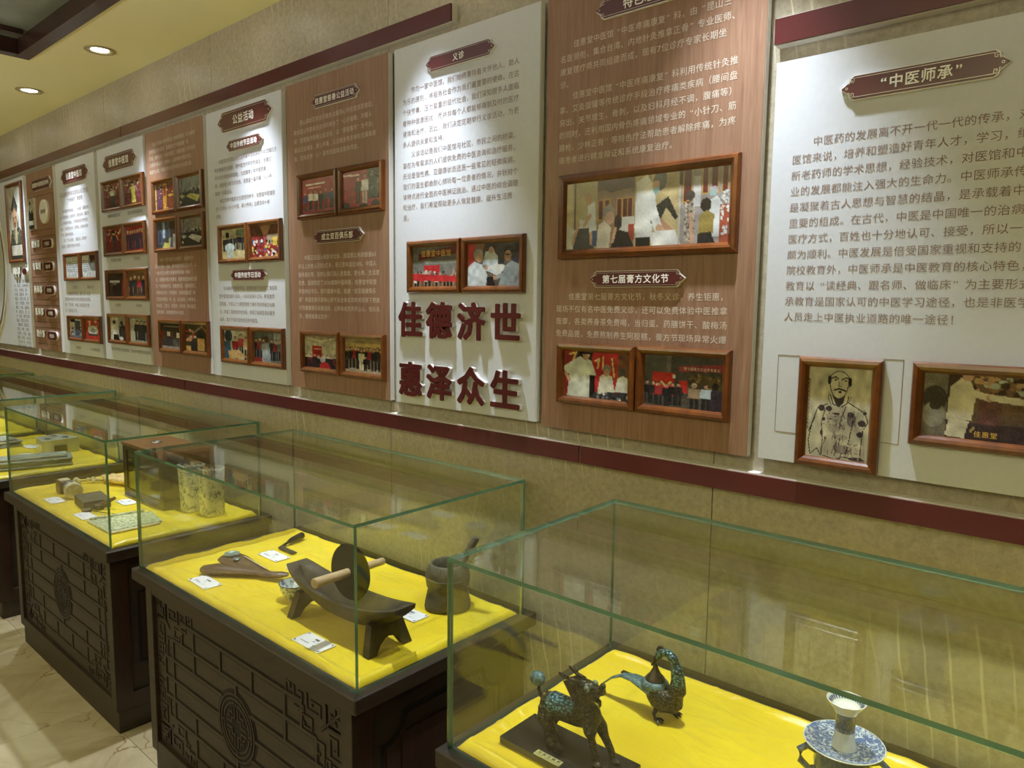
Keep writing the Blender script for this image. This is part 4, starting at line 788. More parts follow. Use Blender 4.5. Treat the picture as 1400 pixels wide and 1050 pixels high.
def ex(mt, items):
    def f(mb, x0, x1, z0, z1):
        for tx, u, v, p in items: put_text(mb, tx, x0+u*(x1-x0), z1-v*(z1-z0), p, p*.95, gy(PY-.0052), 'r')
    f.mt = mt; return f
frame(-1.221, -.716, 1.752, 1.970, ph_panorama, 'long panorama photograph of treatments in a dark wooden frame', .024)
frame(-1.217, -.972, 1.364, 1.527, ph_yard, 'framed photograph of people in white coats before red banners', .021)
frame(-.966, -.717, 1.364, 1.530, ph_fair, 'framed photograph of an outdoor health fair with red stands', .021, ex('print_cream', [('第七届膏方文化节专家义', .52, .23, .0085)]))
frame(-.563, -.397, 1.293, 1.526, ph_drawing, 'upright frame with an ink drawing of a bald bearded man', .021)
frame(-.344, -.095, 1.366, 1.528, ph_hands, 'frame at the right edge with two people in white touching hands', .021, ex('print_gold', [('佳惠堂', .42, .90, .013)]))
frame(-1.837, -1.592, 1.662, 1.827, ph_banner, 'framed photograph of a crowd holding a red banner', .021, ex('print_gold', [('佳惠堂中医馆', .2, .17, .023)]))
frame(-1.588, -1.340, 1.662, 1.827, ph_consult, 'framed photograph of a white-haired doctor seeing a man in glasses', .021)
frame(-2.463, -2.215, 1.937, 2.101, stage(), 'framed photograph of a row of people on a red stage', .021)
frame(-2.207, -1.959, 1.937, 2.101, ph_two, 'framed photograph of two people before a red screen', .021)
frame(-2.463, -2.215, 1.362, 1.521, ph_lecture, 'framed photograph of a lecture room with seated audience', .021)
frame(-2.207, -1.957, 1.362, 1.521, ph_group, 'framed group photograph in front of a bright entrance', .021)
frame(-3.084, -2.841, 1.789, 1.953, ph_lion, 'framed photograph of people around a pale blue costume', .021)
frame(-2.834, -2.585, 1.789, 1.953, ph_hall, 'framed photograph of a crowded colourful hall', .021)
frame(-3.087, -2.844, 1.360, 1.522, ph_kids, 'framed photograph of children working at a table', .021)
frame(-2.836, -2.583, 1.360, 1.523, ph_street, 'framed photograph of people walking past a shop', .021)
frame(-3.728, -3.475, 2.043, 2.206, ph_shelves, 'framed photograph of golden shelves, top left of the six', .021)
frame(-3.467, -3.215, 2.043, 2.208, ph_room(), 'framed photograph of a grey office with yellow counter, top right of the six', .021)
frame(-3.722, -3.470, 1.860, 2.024, ph_corridor, 'framed photograph of a corridor, middle left of the six', .021)
frame(-3.462, -3.212, 1.860, 2.024, ph_room((130, 124, 112), (58, 56, 54), 0), 'framed photograph of a pale interior, middle right of the six', .021)
frame(-3.716, -3.468, 1.374, 1.536, ph_shopfront, 'framed photograph of a dark shop front, lower left of the six', .021)
frame(-3.462, -3.200, 1.374, 1.537, ph_pavilion, 'framed photograph of a small pavilion, lower right of the six', .021)
E3 = [('left frame of the first pair, a woman in pale green on a stage', ph_solo((140, 66, 64), (190, 214, 180), (60, 80, 70))), ('right frame of the first pair, a dancer in a yellow dress', ph_solo((140, 60, 66), (200, 200, 90), (206, 200, 70))),
      ('left frame of the second pair, a man in dark robe on red', ph_solo((150, 36, 42), (44, 50, 66), (50, 56, 76))), ('right frame of the second pair, a choir in dark clothes on red', ph_small((170, 40, 40), [(50, 30, 40)], 7, 5)),
      ('left frame of the third pair, a dark room with a screen', ph_dark), ('right frame of the third pair, people at festive stalls', ph_small((130, 90, 60), [(40, 44, 60), (50, 60, 60), (190, 40, 44)], 4, 6)),
      ('left frame of the lowest pair, a doctor beside a seated man', ph_med), ('right frame of the lowest pair, men in dark suits', ph_suits)]
for i, (lb, fn) in enumerate(E3):
    x0 = -4.364 if i % 2 == 0 else -4.096; x1 = x0+(.264 if i % 2 == 0 else .266); zt = (2.262, 2.026, 1.790, 1.553)[i//2]
    frame(x0, x1, zt-.164, zt, fn, 'small '+lb, .021)
frame(-5.005, -4.744, 1.737, 1.900, ph_cert(0), 'framed certificate page, left of the upper pair on the board', .021)
frame(-4.741, -4.476, 1.737, 1.901, ph_cert(1), 'framed certificate with a grey photograph, right of the upper pair', .021)
frame(-4.996, -4.742, 1.378, 1.531, ph_city, 'framed bluish photograph, left of the lower pair on the second white board', .021)
frame(-4.740, -4.468, 1.378, 1.535, ph_signing, 'framed red signing-ceremony photograph, right of the lower pair', .021)
frame(-6.085, -5.745, 1.872, 2.412, ph_portrait, 'tall framed portrait of a man in old-style pointed cap', .026)
t = thing('portrait_card', (-5.57, PY, 2.178), 'narrow unframed portrait card in the top box of the chart', 'picture')
MB().box(-5.625, -5.497, PY-.010, PY, 2.080, 2.276).build('card_base', 'acrylic_white', t)
me = photo_mesh(ph_chartman(), -5.625, -5.497, 2.080, 2.276, PY-.0106); o = kid('photo_print', me, t)
for v in me.vertices: v.co.x -= t.location.x; v.co.y -= t.location.y; v.co.z -= t.location.z

# ------------------------------------------------------------------ cabinets, cloths and glass cases
GY0, GY1, GZ0, GZ1, CLZ = .972, 1.572, .728, 1.131, .736
TH = .008
C0 = CLZ+.0012
ITEMS = [(-1.60, 1.155, .27), (-1.512, 1.462, .115), (-1.885, 1.172, .05), (-2.19, 1.17, .16), (-2.30, 1.43, .09), (-2.20, 1.05, .07), (-2.26, 1.33, .07), (-2.07, 1.32, .07), (-1.59, 1.04, .07), (-1.54, 1.33, .07),
 (-.80, 1.10, .15), (-.735, 1.355, .06), (-.85, 1.455, .06), (-.336, 1.25, .08), (-3.28, 1.41, .30), (-2.905, 1.425, .07), (-3.035, 1.395, .07), (-3.42, 1.14, .13), (-3.22, 1.13, .10), (-3.74, 1.13, .05), (-3.61, 1.13, .06), (-3.87, 1.27, .15), (-3.74, 1.37, .12), (-3.04, 1.12, .21), (-3.61, 1.05, .07), (-3.26, 1.06, .07), (-4.81, 1.42, .15), (-4.45, 1.205, .22), (-4.79, 1.27, .07), (-5.05, 1.36, .07), (-5.20, 1.22, .16), (-6.1, 1.25, .22)]
def cabinet(x0, x1, label, proto=None):
    t = thing('display_cabinet', ((x0+x1)/2, .96, 0), label, 'cabinet', 'carved dark wooden display cabinets')
    if proto is not None:
        def cp(src, dst):
            for ch in src.children:
                c = kid(ch.name.split('.')[0], ch.data, dst)
                if 'kind' in ch: c['kind'] = ch['kind']
                cp(ch, c)
        cp(proto, t); return t
    yf, yb = .978, WY-.012; a, b = x0+.028, x1-.028
    MB().box(x0-.018, x1+.018, .953, yb, .688, GZ0, bev=.003).build('top_board', 'cabinet_wood', t)
    MB().box(a+.012, b-.012, yf+.022, yb, .09, .688).build('carcass', 'cabinet_wood', t)
    MB().box(a+.008, b-.008, yf+.010, yb, 0, .092, bev=.002).build('plinth', 'cabinet_wood', t)
    # front frame
    for q in ((a, a+.045), (b-.045, b)): MB().box(*q, yf, yf+.024, .092, .688, bev=.0015).build('front_stile', 'cabinet_wood', t)
    for q in ((.092, .132), (.652, .688)): MB().box(a+.045, b-.045, yf+.0005, yf+.024, *q, bev=.0015).build('front_rail', 'cabinet_wood', t)
    fp = MB().box(a+.045, b-.045, yf+.014, yf+.022, .132, .652).build('carved_panel', 'cabinet_wood', t)
    cx, cz = (a+b)/2, .392; G = lambda u, v, h: (cx+u, yf+.014-h, cz+v)
    hu, hv = (b-a)/2-.055, .25
    bars = []
    for s in (-1, 1):
        bars += [((-.34, s*.212), (.34, s*.212)), ((-.405, s*.138), (.405, s*.138)), ((-.405, s*.068), (-.085, s*.068)), ((.085, s*.068), (.405, s*.068)), ((s*.10, 0), (s*.465, 0)),
                 ((s*.405, -.138), (s*.405, .138)), ((s*.465, -.10), (s*.465, .10)), ((s*.405, .068), (s*.465, .068)), ((s*.405, -.068), (s*.465, -.068))]
        for u in (-.26, -.09, .09, .26): bars.append(((u, s*.138), (u, s*.212)))
        for u in (-.26, .26): bars.append(((u, s*.068), (u, s*.138)))
        bars += [((s*.34, .138), (s*.34, .212)), ((s*.34, -.138), (s*.34, -.212)), ((0, s*.10), (0, s*.138))]
    mbg = MB()
    for p, q in bars: mbg.ribbon([p, q], .0215, G, -.001, .0006)
    tag(mbg.build('lattice_groove', 'groove', fp), kind='stuff')
    for p, q in bars:
        dx, dy = q[0]-p[0], q[1]-p[1]; l = math.hypot(dx, dy); e = .0048
        p2 = (p[0]-dx/l*e, p[1]-dy/l*e); q2 = (q[0]+dx/l*e, q[1]+dy/l*e)
        MB().ribbon([p2, q2], .0105, G, -.001, .0032).build('lattice_bar', 'cabinet_wood', fp)
    # fret work in the corners
    P1 = [[(.058, .150), (.058, .10), (.084, .10), (.084, .128), (.072, .128)], [(.026, .195), (.0, .195), (.0, .180), (.014, .180)], [(.038, .165), (.038, .130), (.05, .130), (.05, .165)], [(0, .165), (.026, .165), (.026, .135), (.010, .135), (.010, .15)], [(0, .118), (.038, .118), (.038, .07), (.014, .07), (.014, .1), (.026, .1)], [(.0, .05), (.05, .05), (.05, .0)], [(.02, .0), (.02, .032), (.034, .032), (.034, .014)], [(0, 0), (.07, .07)]]
    for sx in (-1, 1):
        for sz in (-1, 1):
            mb, mg = MB(), MB()
            for path in P1+[[(v*1.0, u) for u, v in q] for q in P1[:-1]]:
                pts = [(sx*(hu-u*1.25-.004), sz*(hv-v*1.12-.004)) for u, v in path]
                mg.ribbon(pts, .0115, G, -.001, .0005); mb.ribbon(pts, .0055, G, -.001, .0030)
            tag(mg.build('fret_groove', 'groove', fp), kind='stuff'); mb.build('corner_fret', 'cabinet_wood', fp)
    mb, mg = MB(), MB()
    C = lambda r, a0, a1, n=40: [(r*cos(a0+(a1-a0)*k/n), r*sin(a0+(a1-a0)*k/n)) for k in range(n+1)]
    mg.ribbon(C(.083, 0, 2*pi, 48)[:-1], .06, G, -.001, .0008, closed=True)
    for r in (.100, .086): mb.ribbon(C(r, 0, 2*pi, 48)[:-1], .006, G, -.001, .0038, closed=True)
    for k in range(4):
        a0 = pi/2*k
        mb.ribbon(C(.072, a0+.12, a0+pi/2-.12, 10), .006, G, -.001, .0034)
        rt = lambda u, v: (u*cos(a0)-v*sin(a0), u*sin(a0)+v*cos(a0))
        mb.ribbon([rt(.023, .052), rt(.023, .039), rt(.039, .039), rt(.039, .023), rt(.052, .023)], .0055, G, -.001, .0034)
        mb.ribbon([rt(.009, .058), rt(.009, .025), rt(.025, .025), rt(.025, .009), rt(.058, .009)], .0055, G, -.001, .0034)
        mb.ribbon([rt(.086, 0), rt(.068, 0)], .006, G, -.001, .0034)
    mg.ribbon([(-.055, 0), (.055, 0)], .11, G, -.001, .0007)
    tag(mg.build('medallion_ground', 'groove', fp), kind='stuff'); mb.build('round_medallion', 'cabinet_wood', fp)
    # side panels
    for s, xs in ((1, b), (-1, a)):
        X = lambda d: xs-s*d
        for y0, y1 in ((yf+.0015, yf+.062), (yb-.065, yb)):
            q = sorted((X(0), X(.012))); MB().box(*q, y0, y1, .092, .688, bev=.001).build('side_stile', 'cabinet_wood_red', t)
        for z0, z1 in ((.092, .15), (.64, .688)):
            q = sorted((X(.0005), X(.012))); MB().box(*q, yf+.062, yb-.065, z0, z1, bev=.001).build('side_rail', 'cabinet_wood_red', t)
        G2 = lambda u, v, h: (X(.0118)+s*h, (yf+yb)/2+u, .395+v)
        w2, h2 = (yb-yf)/2-.10, .205; r = .07
        arc = lambda cx_, cz_, a0, a1: [(cx_+r*cos(a0+(a1-a0)*k/8), cz_+r*sin(a0+(a1-a0)*k/8)) for k in range(9)]
        pts = arc(-w2, -h2, pi/2, 0)+arc(w2, -h2, pi, pi/2)+arc(w2, h2, -pi/2, -pi)+arc(-w2, h2, 0, -pi/2)
        mg = MB(); mg.ribbon(pts, .012, G2, -.001, .0008, closed=True); mg.build('side_groove', 'groove', t)
        mb = MB(); mb.ribbon([(u*.93, v*.93) for u, v in pts], .010, G2, -.001, .004, closed=True); mb.build('side_moulding', 'cabinet_wood_red', t)
        w3, h3 = w2-.06, h2-.055
        MB().prism([(-w3, -h3), (w3, -h3), (w3, h3), (-w3, h3)], lambda u, v: G2(u, v, -.001), lambda u, v: G2(u, v, .006)).build('raised_field', 'cabinet_wood_red', t)
    return t
def cloth(x0, x1, seed, label):
    t = thing('satin_cloth', ((x0+x1)/2, (GY0+GY1)/2, GZ0), label, 'cloth', 'yellow satin cloths in the display cases')
    r = np.random.default_rng(seed); nx, ny = 150, 84
    a, b, c, d = x0+.014, x1-.014, GY0+.014, GY1-.014
    U = np.linspace(0, 1, nx); V = np.linspace(0, 1, ny); X, Y = np.meshgrid(a+(b-a)*U, c+(d-c)*V)
    Z = np.zeros_like(X)
    for k in range(9):
        ang = r.uniform(0, pi); fq = r.uniform(6, 26); Z += r.uniform(.0003, .0008)*np.sin(fq*(X*cos(ang)+Y*sin(ang))*2+r.uniform(0, 6)+1.3*np.sin(5*X+4*Y+k))
    for k in range(40):
        px, py = r.uniform(a, b), r.uniform(c, d); ang = r.choice([0, pi/2, .6, 2.4])+r.normal(0, .12)
        dd = (X-px)*sin(ang)-(Y-py)*cos(ang)+.01*np.sin(9*(X*cos(ang)+Y*sin(ang))); al = (X-px)*cos(ang)+(Y-py)*sin(ang); ln = r.uniform(.06, .4)
        Z += r.uniform(.0010, .0030)*np.exp(-(dd/.005)**2)*np.exp(-(al/ln)**4)
    Z += .0012*np.exp(-((X-(x0+x1)/2)/.003)**2)+.001*np.exp(-((Y-(GY0+.24))/.003)**2)
    damp = np.ones_like(Z)
    for ix, iy, ir in ITEMS: damp *= 1-np.exp(-(((X-ix)**2+(Y-iy)**2)/(ir*.9)**2)**5)
    Z = Z*damp+(1-damp)*.0006
    e = np.minimum(np.minimum(X-a, b-X), np.minimum(Y-c, d-Y)); wob = 1+.25*np.sin(X*31+seed)+.25*np.sin(Y*37+X*11)
    roll = .0080*np.exp(-((e-.017)/.009)**2)*wob
    drop = np.clip(1-e/.010, 0, 1)**2*.0075
    Z = CLZ-.0006+Z+roll-drop; Z = np.maximum(Z, GZ0+.0006)
    mb = MB(); mb.v = np.stack([X.ravel(), Y.ravel(), Z.ravel()], 1).tolist()
    i = (np.arange(ny-1)[:, None]*nx+np.arange(nx-1)[None, :]).ravel(); mb.f = np.stack([i, i+1, i+nx+1, i+nx], 1).tolist(); mb.m = [0]*len(mb.f)
    bd = list(range(nx))+[j*nx+nx-1 for j in range(1, ny)]+[(ny-1)*nx+k for k in range(nx-2, -1, -1)]+[j*nx for j in range(ny-2, 0, -1)]
    o = len(mb.v); n = len(bd); mb.v += [[mb.v[q][0], mb.v[q][1], GZ0+.0002] for q in bd]
    mb.f += [[bd[(k+1) % n], bd[k], o+k, o+(k+1) % n] for k in range(n)]; mb.m += [0]*n
    mb.build('fabric', 'yellow_satin', t, smooth=True); return t
def pane(name, parent, x0, x1, y0, y1, z0, z1):
    d = (x1-x0, y1-y0, z1-z0); ax = d.index(min(d)); fx = {0: (3, 5), 1: (2, 4), 2: (0, 1)}[ax]
    mi = [0 if k in fx else 1 for k in range(6)]
    return MB().box(x0, x1, y0, y1, z0, z1, mi=mi).build(name, ['clear_glass', 'glass_edge'], parent)
def glass_case(x0, x1, label):
    t = thing('glass_case', ((x0+x1)/2, (GY0+GY1)/2, GZ0), label, 'glass case', 'glass display cases')
    e = .0004; zt = GZ1-TH
    pane('front_pane', t, x0, x1, GY0, GY0+TH, GZ0, zt-e); pane('back_pane', t, x0, x1, GY1-TH, GY1, GZ0, zt-e)
    pane('side_pane', t, x0, x0+TH, GY0+TH+e, GY1-TH-e, GZ0, zt-e); pane('side_pane', t, x1-TH, x1, GY0+TH+e, GY1-TH-e, GZ0, zt-e)
    pane('top_pane', t, x0, x1, GY0, GY1, zt, GZ1); return t
CASES = [(-1.013, .187, 'nearest, with the bronze animals'), (-2.512, -1.318, 'second from the right, with the grinding trough'), (-3.966, -2.770, 'third from the right, with the wooden box and vases'), (-5.452, -4.262, 'fourth from the right, with the porcelain pillow'), (-6.86, -5.66, 'farthest at the left edge')]
proto = None
for i, (a, b, w) in enumerate(CASES):
    c = cabinet(a, b, f'carved dark wooden display cabinet, {w}', proto)
    if proto is None: proto = c
    cloth(a, b, 11+i, f'yellow satin cloth, {w}')
    glass_case(a, b, f'clear glass display case {w}')

# ------------------------------------------------------------------ exhibits
def card(cx, cy, title, sub, label, w=.118, d=.058, rz=0., seed=0):
    z = C0; t = thing('caption_card', (cx, cy, z), label, 'card', 'white caption cards in the cases', rz)
    MB().box(-w/2, w/2, -d/2, d/2, 0, .003, bev=.0006).build('card_stock', 'white_card', t, world=False)
    g = lambda u, v: (u, v, .0032); mb = MB()
    n = len(title); s = .0085; put_text(mb, title, -s*n/2, .012, s, s, g, 'b'); put_text(mb, sub, -.0055*len(sub)/2, .001, .0055, .0052, g)
    put_text(mb, '收藏捐赠佳惠堂', -w*.36, -.013, .0055, .0052, g); put_text(mb, '材质·木', .012, -.013, .005, .0047, g)
    for sx in (-1, 1):
        for sy in (-1, 1): mb.add([g(sx*w*.47, sy*d*.44), g(sx*w*.40, sy*d*.44), g(sx*w*.47, sy*d*.28)], [(0, 1, 2)])
    tag(mb.build('printed_text', 'print_dark', t, world=False), kind='stuff')
card(-2.204, 1.049, '木杆秤', '民国', 'white caption card left of the wooden scale case', rz=-.03)
card(-2.263, 1.327, '铁刀', '清代', 'white caption card in front of the small bent knife')
card(-2.070, 1.318, '青花碗', '清代', 'white caption card half hidden behind the grinding trough')
card(-1.593, 1.043, '药碾', '清代', 'white caption card in front of the grinding trough')
card(-1.543, 1.330, '捣臼', '民国', 'white caption card beside the round mortar', w=.102)
card(-3.611, 1.052, '印章', '清代', 'white caption card nearest the left of the wooden-box case')
card(-3.259, 1.057, '砚台', '清代', 'white caption card before the dark inkstone')
card(-3.354, 1.257, '瓷枕', '民国', 'white caption card close to the front of the tall wooden box', w=.1)
card(-4.789, 1.269, '瓷枕', '清代', 'white caption card beside the grey cloth bundle')
card(-5.05, 1.36, '药切', '清代', 'white caption card left of the porcelain pillow')

# grinding trough
t = thing('grinding_trough', (-1.60, 1.155, C0), 'dark iron boat-shaped grinding trough on two arched feet', 'grinding trough')
tx, ty = -1.60, 1.155
rings = []
for i in range(25):
    s = -1+2*i/24; x = tx+s*.245; k = max(0, 1-abs(s)**2.2)
    w = .034+.024*(k**.7); wi = max(.0015, w-.011-.01*abs(s)**6)
    rim = C0+.098+.034*abs(s)**2.2; bot = C0+.040+.072*abs(s)**2.6; ib = min(bot+.014, rim-.003)
    if abs(s) > .84: wi = .0015; ib = rim-.002
    rings.append([(x, ty-w, rim), (x, ty-w*.93, (rim*2+bot)/3-.004), (x, ty-w*.5, bot+.004), (x, ty, bot), (x, ty+w*.5, bot+.004), (x, ty+w*.93, (rim*2+bot)/3-.004), (x, ty+w, rim), (x, ty+wi, rim), (x, ty+wi*.35, (rim+ib)/2), (x, ty, ib), (x, ty-wi*.35, (rim+ib)/2), (x, ty-wi, rim)])
MB().loft(rings).build('trough_body', 'old_iron', t, smooth='auto')
for s in (-1, 1):
    poly = [(-.072, 0), (-.045, 0), (-.030, .022), (-.012, .034), (0, .037), (.012, .034), (.030, .022), (.045, 0), (.072, 0), (.050, .075), (-.050, .075)]
    x = tx+s*.150
    mb = MB(); mb.prism(poly, lambda u, v: (x+s*(.012-v*.18), ty+u, C0+v), lambda u, v: (x+s*(.036-v*.18), ty+u, C0+v))
    mb.build('arched_foot', 'old_iron', t)
# wheel with its axle, standing in the trough
wx, wy, wz = -1.583, 1.155, C0+.166
t = thing('grinding_wheel', (wx, wy, wz-.078), 'dark iron grinding wheel with a pale wooden axle standing in the trough', 'grinding wheel')
a = mathutils.Vector((-1.570, 1.030, .898)); b = mathutils.Vector((-1.593, 1.275, .888)); ax = (b-a).normalized(); mid = mathutils.Vector((wx, wy, wz))
e1 = ax.cross(mathutils.Vector((0, 0, 1))).normalized(); e2 = e1.cross(ax).normalized()
rg = []
for r, h in [(.002, -.008), (.02, -.0085), (.03, -.006), (.066, -.004), (.077, -.0008), (.077, .0008), (.066, .004), (.03, .006), (.02, .0085), (.002, .008)]:
    rg.append([tuple(mid+ax*h+e1*r*cos(2*pi*k/48)+e2*r*sin(2*pi*k/48)) for k in range(48)])
MB().loft(rg).build('iron_disc', 'dark_iron', t, smooth='auto')
mb = MB(); off = mid-(a+b)/2
pts = [a+(b-a)*q+off for q in (0, .01, .25, .5, .75, .99, 1)]
mb.tube(pts, [.0115, .0135, .0125, .0118, .0112, .0105, .009], 14); mb.build('axle', 'pale_wood', t, smooth='auto')

# stone mortar and its pestle
mx, my = -1.512, 1.452
t = thing('stone_mortar', (mx, my, C0), 'round grey stone mortar with waisted foot', 'mortar')
mb = MB(); mb.lathe([(0, .0005), (.068, .0005), (.070, .008), (.064, .045), (.058, .056), (.063, .064), (.066, .09), (.063, .112), (.054, .128), (.049, .132), (.045, .129), (.044, .10), (.036, .05), (0, .04)], (mx, my, C0), 40)
for p in range(len(mb.v)):
    x, y, z = mb.v[p]; h = z-C0
    if h < .05:
        an = atan2(y-my, x-mx); k = 1+.13*(1-h/.05)*(abs(cos(2*an)))-.05; mb.v[p] = (mx+(x-mx)*k, my+(y-my)*k, z)
mb.build('bowl', 'grey_stone', t, smooth=True)
mb = MB(); mb.lathe([(.0665, .0585), (.0668, .0605), (.0655, .0625), (.064, .0605), (.0665, .0585)], (mx, my, C0+.03), 40); mb.build('raised_band', 'grey_stone', t, smooth=True)
t = thing('pestle', (mx+.02, my, C0+.045), 'rough grey pestle leaning in the stone mortar', 'pestle')
MB().tube([(mx+.0, my-.005, C0+.056), (mx+.045, my+.015, C0+.14), (mx+.083, my+.03, C0+.212), (mx+.088, my+.032, C0+.220)], [.012, .0115, .0115, .007], 12).build('shaft', 'grey_stone', t, smooth='auto')

# porcelain bowl and small pestle
bx, by = -1.885, 1.172
t = thing('porcelain_bowl', (bx, by, C0), 'small blue-and-white porcelain bowl in front of the grinding trough', 'bowl')
MB().lathe([(0, .003), (.019, .003), (.020, 0), (.023, 0), (.023, .006), (.035, .016), (.0425, .032), (.046, .050), (.0445, .0508), (.041, .034), (.033, .019), (.02, .010), (0, .009)], (bx, by, C0), 40).build('bowl', 'porcelain_blue', t, smooth='auto')
MB().lathe([(.0448, .0506), (.0464, .0512), (.0464, .0490), (.0455, .0486), (.0448, .0506)], (bx, by, C0), 40).build('rim_line', 'dark_iron', t, smooth=True)
t = thing('porcelain_pestle', (bx, by, C0+.016), 'small white porcelain pestle lying inside the bowl', 'pestle')
MB().tube([(bx-.022, by+.018, C0+.046), (bx-.018, by+.016, C0+.0445), (bx+.012, by-.006, C0+.033), (bx+.022, by-.014, C0+.030), (bx+.026, by-.016, C0+.030)], [.006, .009, .0088, .0095, .004], 12).build('rod', 'porcelain_blue', t, smooth='auto')

# wooden scale case: long lobe and pan lobe joined at a narrow neck
t = thing('scale_case', (-2.19, 1.17, C0), 'opened dark wooden scale case with a round metal pan', 'scale case')
def lobe(path, rad, flat, z):
    return MB().tube([(x, y, z+h) for x, y, h in path], rad, 16, flat)
lobe([(-2.292, 1.078, 0), (-2.285, 1.082, 0), (-2.255, 1.105, 0), (-2.215, 1.135, 0), (-2.165, 1.163, 0), (-2.12, 1.188, 0), (-2.075, 1.205, 0), (-2.045, 1.225, .002), (-2.03, 1.24, .002)], [.006, .020, .032, .031, .022, .017, .0175, .018, .010], .5, C0+.016).build('lower_shell', 'dark_wood', t, smooth='auto')
lobe([(-2.352, 1.185, 0), (-2.342, 1.188, 0), (-2.315, 1.196, 0), (-2.28, 1.203, 0), (-2.235, 1.208, 0), (-2.18, 1.21, 0), (-2.12, 1.208, .001), (-2.07, 1.212, .002)], [.010, .034, .045, .041, .028, .019, .014, .010], .3, C0+.014).build('upper_shell', 'dark_wood', t, smooth='auto')
MB().lathe([(0, .003), (.016, .0025), (.021, .004), (.024, .006), (.026, .006), (.026, .002), (0, .0)], (-2.312, 1.198, C0+.0265), 32).build('metal_pan', 'tin_plate', t, smooth='auto')
MB().lathe([(0, .003), (.010, .003), (.012, .001), (.012, 0), (0, 0)], (-2.262, 1.188, C0+.0265), 20).build('weight', 'tin_plate', t, smooth='auto')
MB().tube([(-2.265, 1.217, C0+.0285), (-2.11, 1.212, C0+.023)], .0022, 8).build('beam', 'bone', t, smooth=True)

# small bent knife
t = thing('bent_knife', (-2.30, 1.42, C0), 'small bent knife with a black handle near the back of the cloth', 'knife')
MB().tube([(-2.352, 1.505, C0+.016), (-2.350, 1.498, C0+.016), (-2.342, 1.47, C0+.0155), (-2.334, 1.44, C0+.013), (-2.330, 1.425, C0+.012)], [.006, .0125, .012, .0105, .006], 12).build('handle', 'black_lacquer', t, smooth='auto')
MB().tube([(-2.331, 1.428, C0+.012), (-2.323, 1.40, C0+.007)], .0045, 8).build('tang', 'dark_iron', t, smooth=True)
MB().prism([(-2.330, 1.398), (-2.316, 1.376), (-2.226, 1.376), (-2.222, 1.394), (-2.30, 1.394), (-2.315, 1.41)], lambda u, v: (u, v, C0+.004), lambda u, v: (u, v, C0+.008)).build('blade', 'old_iron', t)

# ---- nearest case: bronze beast
t = thing('bronze_beast', (-.81, 1.115, .75), 'bronze scaly horned beast with ball-tipped tail on the dark slab', 'statuette')
q = mathutils.Vector
def P(x, z, y=1.113): return (x, y, z)
mb = MB()
mb.tube([P(-.876, .812), P(-.868, .820), P(-.85, .826), P(-.82, .828), P(-.79, .828), P(-.765, .836), P(-.750, .845), P(-.744, .848)], [.010, .019, .0255, .024, .022, .024, .020, .010], 16, 1.05)
mb.tube([P(-.775, .838), P(-.776, .856), P(-.775, .872), P(-.772, .888)], [.022, .0205, .019, .016], 14)
mb.ell(P(-.772, .890), (.026, .017, .017)); mb.tube([P(-.765, .890), P(-.75, .894), P(-.736, .896), P(-.728, .897)], [.014, .011, .0095, .006], 12)
mb.tube([P(-.765, .880), P(-.75, .876), P(-.736, .872)], [.012, .007, .004], 10); mb.ell(P(-.733, .907), (.0065, .0065, .0075)); mb.tube([P(-.742, .874), P(-.738, .868), P(-.739, .860)], [.006, .004, .0015], 8)
for sy, xh, xf in ((1, -.890, -.730), (-1, -.852, -.718)):
    y = 1.113+sy*.014; yh = 1.113+sy*.020
    mb.tube([(-.862, y, .822), (-.861, yh, .806), (-.850 if sy > 0 else -.842, yh, .790), (xh+.028, yh, .776), (xh+.008, yh, .764), (xh+.006, yh, .7555)], [.015, .016, .0125, .0085, .0068, .006], 12)
    mb.ell((xh+.012, yh, .756), (.013, .009, .0055))
for (x, y, dx) in ((-.741, 1.098, .0), (-.728, 1.130, .016)):
    mb.tube([(-.758, 1.113+(y-1.113)*.6, .832), (-.748+dx*.2, y, .812), (-.744+dx*.5, y, .795), (-.738+dx, y, .775), (-.736+dx*1.3, y, .760)], [.015, .013, .0085, .0075, .0065], 12)
    mb.ell((-.731+dx*1.3, y, .7565), (.012, .009, .006))
mb.build('body', 'bronze_beast', t, remesh=.0022)
for sy in (-1, 1):
    y = 1.113+sy*.010
    MB().tube([(-.782, y, .900), (-.800, y+sy*.003, .902), (-.816, y+sy*.006, .904), (-.825, y+sy*.007, .909)], [.005, .004, .003, .0026], 8).build('horn', 'bronze_dark', t, smooth=True)
    MB().tube([(-.803, y+sy*.004, .903), (-.812, y+sy*.008, .912)], [.003, .0028], 8).build('horn_prong', 'bronze_dark', t, smooth=True)
    ey = MB().ell((-.760, 1.113+sy*.0148, .898), (.0064, .004, .0064)).build('eye', 'tin_plate', t, smooth=True)
    MB().ell((-.7595, 1.113+sy*.0178, .897), (.0026, .002, .0026)).build('pupil', 'black_lacquer', ey, smooth=True)
    MB().ell((-.744, 1.113+sy*.009, .889), (.012, .0035, .0018)).build('lip', 'bronze_dark', t, smooth=True)
mb = MB(); mb.prism([(-.806, .898), (-.783, .903), (-.774, .875), (-.786, .852), (-.800, .868), (-.818, .892)], lambda u, v: (u, 1.100, v), lambda u, v: (u, 1.126, v)); mb.build('mane', 'bronze_dark', t)
mb = MB()
for k in range(10):
    s = k/9; x = -.868+.083*s; z = .8445+.004*sin(pi*s)+.002*s; mb.lathe([(.0045, 0), (.0035, .003), (0, .006)], (x, 1.113, z), 8)
tag(mb.build('back_ridge', 'bronze_dark', t, smooth=True), kind='stuff')
MB().tube([P(-.872, .826), P(-.884, .834), P(-.889, .846), P(-.890, .852)], [.0055, .0045, .004, .004], 10).build('tail_stem', 'bronze_dark', t, smooth=True)
MB().ell(P(-.892, .866), (.0185, .015, .0150)).build('tail_ball', 'patina', t, smooth=True)
